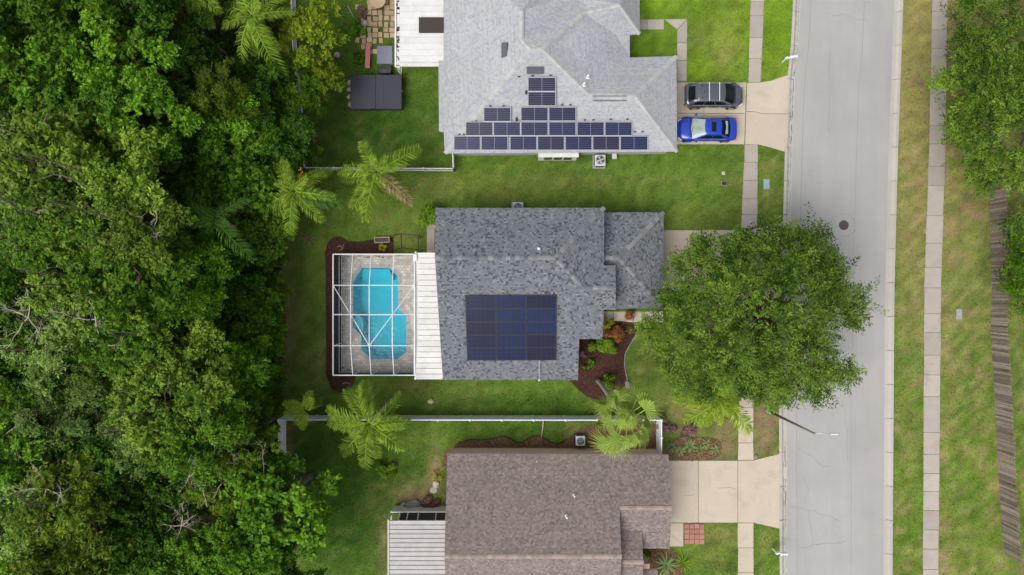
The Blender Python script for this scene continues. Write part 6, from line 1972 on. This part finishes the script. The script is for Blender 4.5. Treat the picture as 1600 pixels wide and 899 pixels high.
r = thing('hot_tub_steps', 'dark steps leading up to the hot tub', 'steps', (b.x, b.y, 0))
MB().box((0, -.16, .30), (.9, .30, .60)).build('step', MAT['tubcab'], r, bevel=.02); MB().box((0, .17, .15), (.9, .34, .30)).build('step', MAT['tub'], r, bevel=.02)
for sg in (-1, 1): MB().tube([(sg * .50, -.3, 0), (sg * .50, -.3, .9), (sg * .50, .2, .75), (sg * .5, .3, 0)], [.02] * 4, 6).build('handrail', MAT['dark'], r)
b = P(601, 86, .05)
o = MB().box((0, 0, .045), (1.2, 1.38, .05)).build('paving_mat', MAT['mat'], None, bevel=.01); o.location = (b.x, b.y, 0); tag(o, 'blue grey rubber mat between patio and hot tub steps', 'mat')
b = P(574.5, 88, .45)
r = thing('bench', 'narrow faded pink bench beside the patio', 'bench', (b.x, b.y, 0), -.03)
for q in (-.12, .0, .12): MB().box((q, 0, .44), (.11, 1.85, .04)).build('slat', MAT['pink'], r, bevel=.008)
for yy in (-.75, .75):
    for xx in (-.14, .14): MB().box((xx, yy, .21), (.05, .06, .42)).build('leg', MAT['pink'], r)
MB().beam((0, -.75, .2), (0, .75, .2), .04, .06).build('stretcher', MAT['pink'], r)
b = P(590, 1, .7)
r = thing('garden_table', 'round pale wooden table cut by the top edge', 'table', (b.x, b.y, 0))
MB().tube([(0, 0, .68), (0, 0, .72)], [.60, .60], 28).build('table_top', MAT['tan_paver'], r); MB().tube([(0, 0, 0), (0, 0, .68)], [.07, .06], 10).build('pedestal', MAT['darkmetal'], r); MB().tube([(0, 0, 0), (0, 0, .05)], [.3, .25], 14).build('base', MAT['darkmetal'], r)
# patio of spaced pavers
pt_ = struct('patio')
me = MB().box((0, 0, 0), (.40, .36, .08)).mesh('paver', bevel=.015); me.materials.append(MAT['tan_paver'])
me2 = MB().box((0, 0, 0), (.30, .40, .08)).mesh('paver', bevel=.015); me2.materials.append(MAT['tan_paver'])
for i in range(7):
    for j in range(13):
        x, y = 559 + i * 9.0, -22 + j * 8.6
        edge = (i < 2 and (j > 10 or j < 6)) or (i < 1) or (i > 4 and j > 9) or (3 <= i and j >= 11)
        if (edge and R_.random() < .75) or R_.random() < .08: continue
        pv = bpy.data.objects.new('paver', me if R_.random() < .6 else me2); link(pv, pt_)
        q = P(x + R_.uniform(-1, 1), y + R_.uniform(-1, 1)); pv.location = (q.x, q.y, .02 + R_.uniform(-.01, .01)); pv.rotation_euler = (0, 0, R_.uniform(-.1, .1))
# red pavers
rp_ = struct('path')
me = MB().box((0, 0, 0), (.355, .36, .09)).mesh('paver', bevel=.02); me.materials.append(MAT['red_brick'])
for i in range(4):
    for j in range(4):
        pv = bpy.data.objects.new('paver', me); link(pv, rp_)
        q = P(1073 + i * 7.9 + (3 if j % 2 else 0) * (i < 3) * 0, 822.5 + j * 8.0); pv.location = (q.x + R_.uniform(-.015, .015), q.y + R_.uniform(-.015, .015), .0 + R_.uniform(-.01, .012)); pv.rotation_euler = (R_.uniform(-.03, .03), R_.uniform(-.03, .03), R_.uniform(-.04, .04))

def rock(label, px, py, r0, mat, seed, flat=.55, name='rock', group=None):
    rng = np.random.default_rng(seed); bm = bmesh.new(); bmesh.ops.create_icosphere(bm, subdivisions=2, radius=r0)
    off = rng.normal(size=(8, 3))
    for v in bm.verts:
        n = v.co.normalized(); s = 1
        for q in off: s += .09 * math.sin(3 * n.dot(Vector(q)) + q[0] * 5)
        v.co = Vector((n.x * r0 * s * rng.uniform(.96, 1.04), n.y * r0 * s, n.z * r0 * s * flat + r0 * flat * .6))
    me = bpy.data.meshes.new(name); bm.to_mesh(me); bm.free()
    b = P(px, py); o = obj(name, me, MAT[mat]); o.location = (b.x, b.y, 0); o.rotation_euler = (0, 0, rng.uniform(0, 6)); return tag(o, label, 'rock', group)
rock('grey boulder heap above the metal patio roof', 643, 792, .55, 'stone_grey', 1); rock('pale stone left of the grey boulder', 632, 791, .3, 'stone', 2)
rock('white rock beside the brown roof left edge', 681, 757, .28, 'stone', 3); rock('second white rock just below the other by the brown roof', 676, 766, .24, 'stone', 4)
rock('pale stone on the lawn above the white fence', 673, 627, .24, 'stone', 5)
rock('white stone at the upper left side of the hot tub', 546.5, 130, .20, 'stone', 6, .8); rock('white stone at the middle left side of the hot tub', 546, 141, .18, 'stone', 7, .8); rock('white stone at the lower left side of the hot tub', 546, 152, .20, 'stone', 8, .8); rock('white stone at the bottom left corner of the hot tub', 548, 164, .20, 'stone', 9, .8)
rock('white garden ornament stone beside the patio', 571, 37, .22, 'stone', 10, .9); rock('white stone under the golden tree', 528, 87, .24, 'stone', 11, .9)
rock('grey edging stone at the lower end of the front bed', 982, 601, .28, 'stone_grey', 12, .4); rock('small grey stone at the pavement corner of bottom driveway', 1180, 714, .16, 'stone_grey', 13)

def ringlet(label, px, py, r0, mat, name, cat, h=.03):
    b = P(px, py); o = MB().tube([(0, 0, -.03), (0, 0, h * .7), (0, 0, h)], [r0, r0, r0 * .92], 20).build(name, MAT[mat], None); o.location = (b.x, b.y, 0); return tag(o, label, cat)
# manhole in the road with its patched collar
b = P(1319, 352)
r = thing('manhole_cover', 'round rusty brown manhole cover in the road', 'manhole cover', (b.x, b.y, -.062))
MB().tube([(0, 0, -.02), (0, 0, .012)], [.34, .34], 28).build('cover', MAT['iron'], r); 
mt = MB(); n = 28; mt.tube([(math.cos(6.2832 * i / n) * .365, math.sin(6.2832 * i / n) * .365, .004) for i in range(n + 1)], [.022] * (n + 1), 5); mt.build('rim', MAT['iron'], r)
for k in range(5):
    m2_ = MB(); q = .06 + k * .055
    m2_.tube([(math.cos(6.2832 * i / 16) * q, math.sin(6.2832 * i / 16) * q, .013) for i in range(17)], [.008] * 17, 4, cap=False); m2_.build('tread_ring', MAT['iron'], r)
mt = MB(); pts = [(math.cos(a) * .86 * (1.05 if abs(math.cos(a)) > .7 else 1), math.sin(a) * .9, .0) for a in np.linspace(.3, 5.9, 30)]
mt.tube(pts, [.008] * 30, 4, cap=False); mt.build('patch_joint', mk_crack, r)
def lid(label, px, py, w, d, mat, h=.05):
    b = P(px, py); r = thing('utility_cover', label, 'utility cover', (b.x, b.y, 0))
    MB().box((0, 0, h / 2 - .02), (w + .06, d + .06, h)).build('frame', MAT['grey_lid'], r, bevel=.01); MB().box((0, 0, h / 2 + .0), (w, d, h)).build('lid', MAT[mat], r, bevel=.01); MB().box((0, -d * .3, h + .004), (.08, .03, .012)).build('key_slot', MAT['dark'], r)
lid('pale blue utility cover in the verge beside the left pavement', 1197.5, 288, .42, .75, 'blue_lid')
lid('grey utility cover in the right verge near the wooden fence', 1498.5, 491, .40, .78, 'grey_lid')
lid('small dark utility cover on the lawn near the left pavement', 1131, 287, .36, .28, 'dark', .10)
rock('tiny pale stone on the lawn above the dark utility cover', 1130, 271, .14, 'stone', 14)

def mailbox(label, base, rz):
    b = P(*base); r = thing('mailbox', label, 'mailbox', (b.x, b.y, 0), rz, 'kerbside mailboxes')
    MB().box((0, 0, .55), (.10, .10, 1.1)).build('post', MAT['white'], r, bevel=.01)
    MB().beam((-.16, 0, .98), (.62, 0, .98), .09, .09).build('arm', MAT['white'], r)
    MB().beam((.02, 0, .62), (.34, 0, .95), .06, .06).build('brace', MAT['white'], r)
    m = MB(); sec = [(-.10, 0), (.10, 0), (.10, .13)] + [(math.cos(a) * .10, .13 + math.sin(a) * .10) for a in np.linspace(.3, math.pi - .3, 6)] + [(-.10, .13)]
    n = len(sec); m.add([(.18, y, 1.03 + z) for y, z in sec] + [(.70, y, 1.03 + z) for y, z in sec], [tuple(reversed(range(n))), tuple(range(n, 2 * n))] + [(i, (i + 1) % n, (i + 1) % n + n, i + n) for i in range(n)])
    bx = m.build('box', MAT['white'], r)
    MB().box((.71, 0, 1.12), (.02, .19, .19)).build('door', MAT['white'], r, bevel=.008); MB().box((.5, -.115, 1.22), (.16, .01, .05)).build('flag', MAT['tail'], r)
    MB().box((-.05, 0, 1.12), (.14, .14, .05)).build('post_cap', MAT['white'], r, bevel=.015)
mailbox('white mailbox on a post above the top driveway', (1222, 97.5), .12)
mailbox('white mailbox on a post below the bottom driveway', (1207, 857), .0)

def street_lamp():
    b = P(1197, 641); r = thing('street_lamp', 'tall brown street lamp leaning over the road near bottom driveway', 'street lamp', (b.x, b.y, 0))
    MB().tube([(0, 0, -.1), (0, 0, 1.0)], [.16, .14], 12).build('base', MAT['kerb'], r, smooth=True)
    MB().tube([(0, 0, .9), (0, 0, 5), (0, 0, 8.5)], [.10, .08, .055], 12).build('pole', MAT['pole'], r, smooth=True)
    MB().tube([(0, 0, 8.35), (.35, 0, 8.55), (1.05, -.03, 8.65)], [.035, .03, .03], 8).build('arm', MAT['galv'], r, smooth=True)
    MB().add([(1.00, -.08, 8.60), (1.50, -.12, 8.62), (1.50, .07, 8.62), (1.00, .04, 8.60), (1.02, -.06, 8.68), (1.46, -.10, 8.72), (1.46, .05, 8.72), (1.02, .02, 8.68)], [(3, 2, 1, 0), (4, 5, 6, 7), (0, 1, 5, 4), (1, 2, 6, 5), (2, 3, 7, 6), (3, 0, 4, 7)]).build('lamp_head', MAT['galv'], r, bevel=.02)
    MB().box((1.32, -.03, 8.60), (.22, .12, .04)).build('lens', MAT['lamp_clear'], r, bevel=.01)
    MB().tube([(0, 0, 8.48), (0, 0, 8.56)], [.085, .05], 10).build('pole_cap', MAT['pole'], r)
street_lamp()

# swing frame and trough planter by the pool
b = P(634, 379, 0); r = thing('swing_frame', 'empty dark metal swing frame above the pool enclosure', 'frame', (b.x, b.y, 0)); o = Vector((b.x, b.y, 0))
q = [P(627, 365.5, 2.0), P(653.5, 368.5, 1.9), P(653.5, 390.5, 1.9), P(627, 388, 2.0)]
q = [v - o for v in q]
for a, c in ((0, 1), (1, 2), (2, 3), (3, 0)): MB().tube([q[a], q[c]], [.035, .035], 8).build('top_rail', MAT['darkmetal'], r)
for v, fx in ((q[0], P(615, 368.5, 0) - o), (q[3], P(615, 391, 0) - o)): MB().tube([v, fx], [.035, .035], 8).build('leg', MAT['darkmetal'], r)
for v in (q[1], q[2]): MB().tube([v, (v.x - .05, v.y, 0)], [.035, .035], 8).build('leg', MAT['darkmetal'], r)
b = P(596.5, 375, .45); r = thing('trough_planter', 'pale rimmed trough planter in the mulch above the pool', 'planter', (b.x, b.y, 0), .04)
for s_, c_ in (((1.18, .05, .42), (0, .19, .24)), ((1.18, .05, .42), (0, -.19, .24)), ((.05, .34, .42), (.565, 0, .24)), ((.05, .34, .42), (-.565, 0, .24))): MB().box(c_, s_).build('side', MAT['stone'], r, bevel=.008)
MB().box((0, 0, .36), (1.08, .33, .06)).build('soil', MAT['soil'], r)
for xx in (-.5, .5):
    for yy in (-.15, .15): MB().box((xx, yy, .05), (.06, .06, .12)).build('leg', MAT['darkmetal'], r)
def branch_on_ground(label, pts, r0, name='fallen_branch', mat='deadwood', side=True):
    b = P(*pts[0]); m = MB(); v = [P(*p) - Vector((b.x, b.y, 0)) + Vector((0, 0, r0 + .03)) for p in pts]
    m.tube(v, [r0 * (1 - .6 * i / (len(v) - 1)) for i in range(len(v))], 6)
    if side:
        for i in range(1, len(v) - 1):
            e = v[i] + Vector((R_.uniform(-.5, .5), R_.uniform(-.5, .5), .1)); m.tube([v[i], e], [r0 * .4, r0 * .15], 4)
    o = m.build(name, MAT[mat], None, smooth=True); o.location = (b.x, b.y, 0); tag(o, label, 'branch')
branch_on_ground('pale fallen branch on the lawn below the white fence corner', [(463, 708), (466, 720), (463, 735), (460, 748)], .08)
branch_on_ground('thin bleached twigs below the pale fallen branch', [(470, 745), (475, 757), (470, 768), (480, 772)], .035)
branch_on_ground('small pale branch lying in the mulch above the pool', [(527, 386), (533, 384), (536, 389), (530, 392)], .03)
branch_on_ground('dry stick on the back lawn near the patio', [(544, 10), (549, 20), (556, 33)], .04)
branch_on_ground('pale branch pieces in the lower left mulch', [(536, 599), (543, 598), (549, 600)], .03)
branch_on_ground('dead palm spathe leaning below the white fence', [(849, 656), (848, 668), (846, 684)], .07, 'palm_spathe', 'deadwood', False)
# bed edging
pts = [(716, 692), (735, 687), (748, 687.5), (760, 687), (772, 685), (782, 682), (790, 682), (798, 686), (806, 691), (814, 692), (824, 686), (834, 681), (842, 681), (852, 686), (862, 691.5), (870, 693), (876, 692.5), (884, 687)]
b = P(*pts[0]); m = MB(); v = [P(*p) - Vector((b.x, b.y, 0)) for p in pts]
for a, c in zip(v[:-1], v[1:]): m.beam(a + Vector((0, 0, .05)), c + Vector((0, 0, .05)), .05, .14)
o = m.build('bed_edging', MAT['edging'], None); o.location = (b.x, b.y, 0); tag(o, 'wavy dark edging strip of the bed above the brown roof', 'edging')
# kerb of the front bed
pts = [(999, 505), (994, 523), (984, 539), (976.5, 553), (975.5, 572), (980, 594)]
b = P(*pts[0]); r = thing('bed_border', 'pale curved concrete border of the front mulch bed', 'border', (b.x, b.y, 0))
for a, c in zip(pts[:-1], pts[1:]):
    for t in (0, .5):
        A = P(*a).lerp(P(*c), t); B = P(*a).lerp(P(*c), t + .48); MB().beam(A - Vector((b.x, b.y, 0)) + Vector((0, 0, .03)), B - Vector((b.x, b.y, 0)) + Vector((0, 0, .03)), .06, .10).build('border_block', MAT['grey_lid'], r, bevel=.01)
# dark pot by the brown eave and garden faucet
b = P(945, 704, .3); r = thing('garden_hose_reel', 'dark hose reel against the brown house wall', 'hose reel', (b.x, b.y, 0))
MB().tube([(-.14, 0, .25), (.14, 0, .25)], [.2, .2], 14).build('drum', MAT['dark'], r); MB().box((0, 0, .08), (.42, .3, .06)).build('base', MAT['dark'], r, bevel=.01)
for sg in (-1, 1): MB().beam((sg * .17, 0, .08), (sg * .17, 0, .32), .04, .2).build('bracket', MAT['black_vent'], r)
# fallen oak leaves on the driveway, pavement and gutter
def fallen_leaves():
    rng = np.random.default_rng(91); n = 900
    X = rng.normal(16.5, 5.0, n); Y = rng.normal(-2.0, 4.6, n)
    ok = (X < 29) & (X > 11.9); X, Y = X[ok], Y[ok]; n = len(X)
    px = X * S + 800; py = 449.5 - Y * S
    xl = np.interp(py, [a for a, b in ROAD_L], [b for a, b in ROAD_L])
    keep = (px < xl + 12) | (rng.random(n) < .25); X, Y, px, xl = X[keep], Y[keep], px[keep], xl[keep]; n = len(X)
    Z = np.where(px > xl + 3, -.045, .05)
    v = leaf_quads(np.stack([X, Y, Z], -1), norm(rng.normal(size=(n, 3)) * .3 + np.array([0, 0, 1])), rng.uniform(.04, .10, n), .5, rng)
    tag(obj('fallen_leaves', raw_mesh('fallen_leaves', v, 4, face_attr=rng.random(n)), MAT['drychip']), 'small dry leaves fallen around the live oak', 'leaf litter', kind='stuff')
fallen_leaves()
def road_details():
    rng = np.random.default_rng(17)
    def px_road(f, y): return lerp_line(ROAD_L, y) * (1 - f) + lerp_line(ROAD_R, y) * f
    zr = lambda f: -.085 + .03 * (1 - abs(2 * f - 1)) + .006
    for (f0, y0, f1, y1, n) in ((.15, 700, .45, 730, 7), (.22, 745, .30, 860, 9), (.1, 792, .55, 812, 9), (.6, 470, .9, 480, 7), (.35, 60, .4, 210, 9), (.2, 855, .6, 845, 8), (.55, 600, .62, 720, 8), (.3, 20, .7, 35, 8)):
        m = MB(); pts = []
        for i in range(n + 1):
            t = i / n; f = f0 + (f1 - f0) * t + rng.normal() * .012; y = y0 + (y1 - y0) * t + rng.normal() * 2.0
            p = P(px_road(f, y), y); pts.append(Vector((p.x, p.y, zr(f))))
        for a, b in zip(pts[:-1], pts[1:]): m.beam(a, b, .018 * rng.uniform(.5, 1.4), .008)
        m.build('crack', MAT['road_crack'], road)
MAT['road_crack'] = worn('road_crack', (0.265, 0.26, 0.255), .95, .2, 6)
road_details()
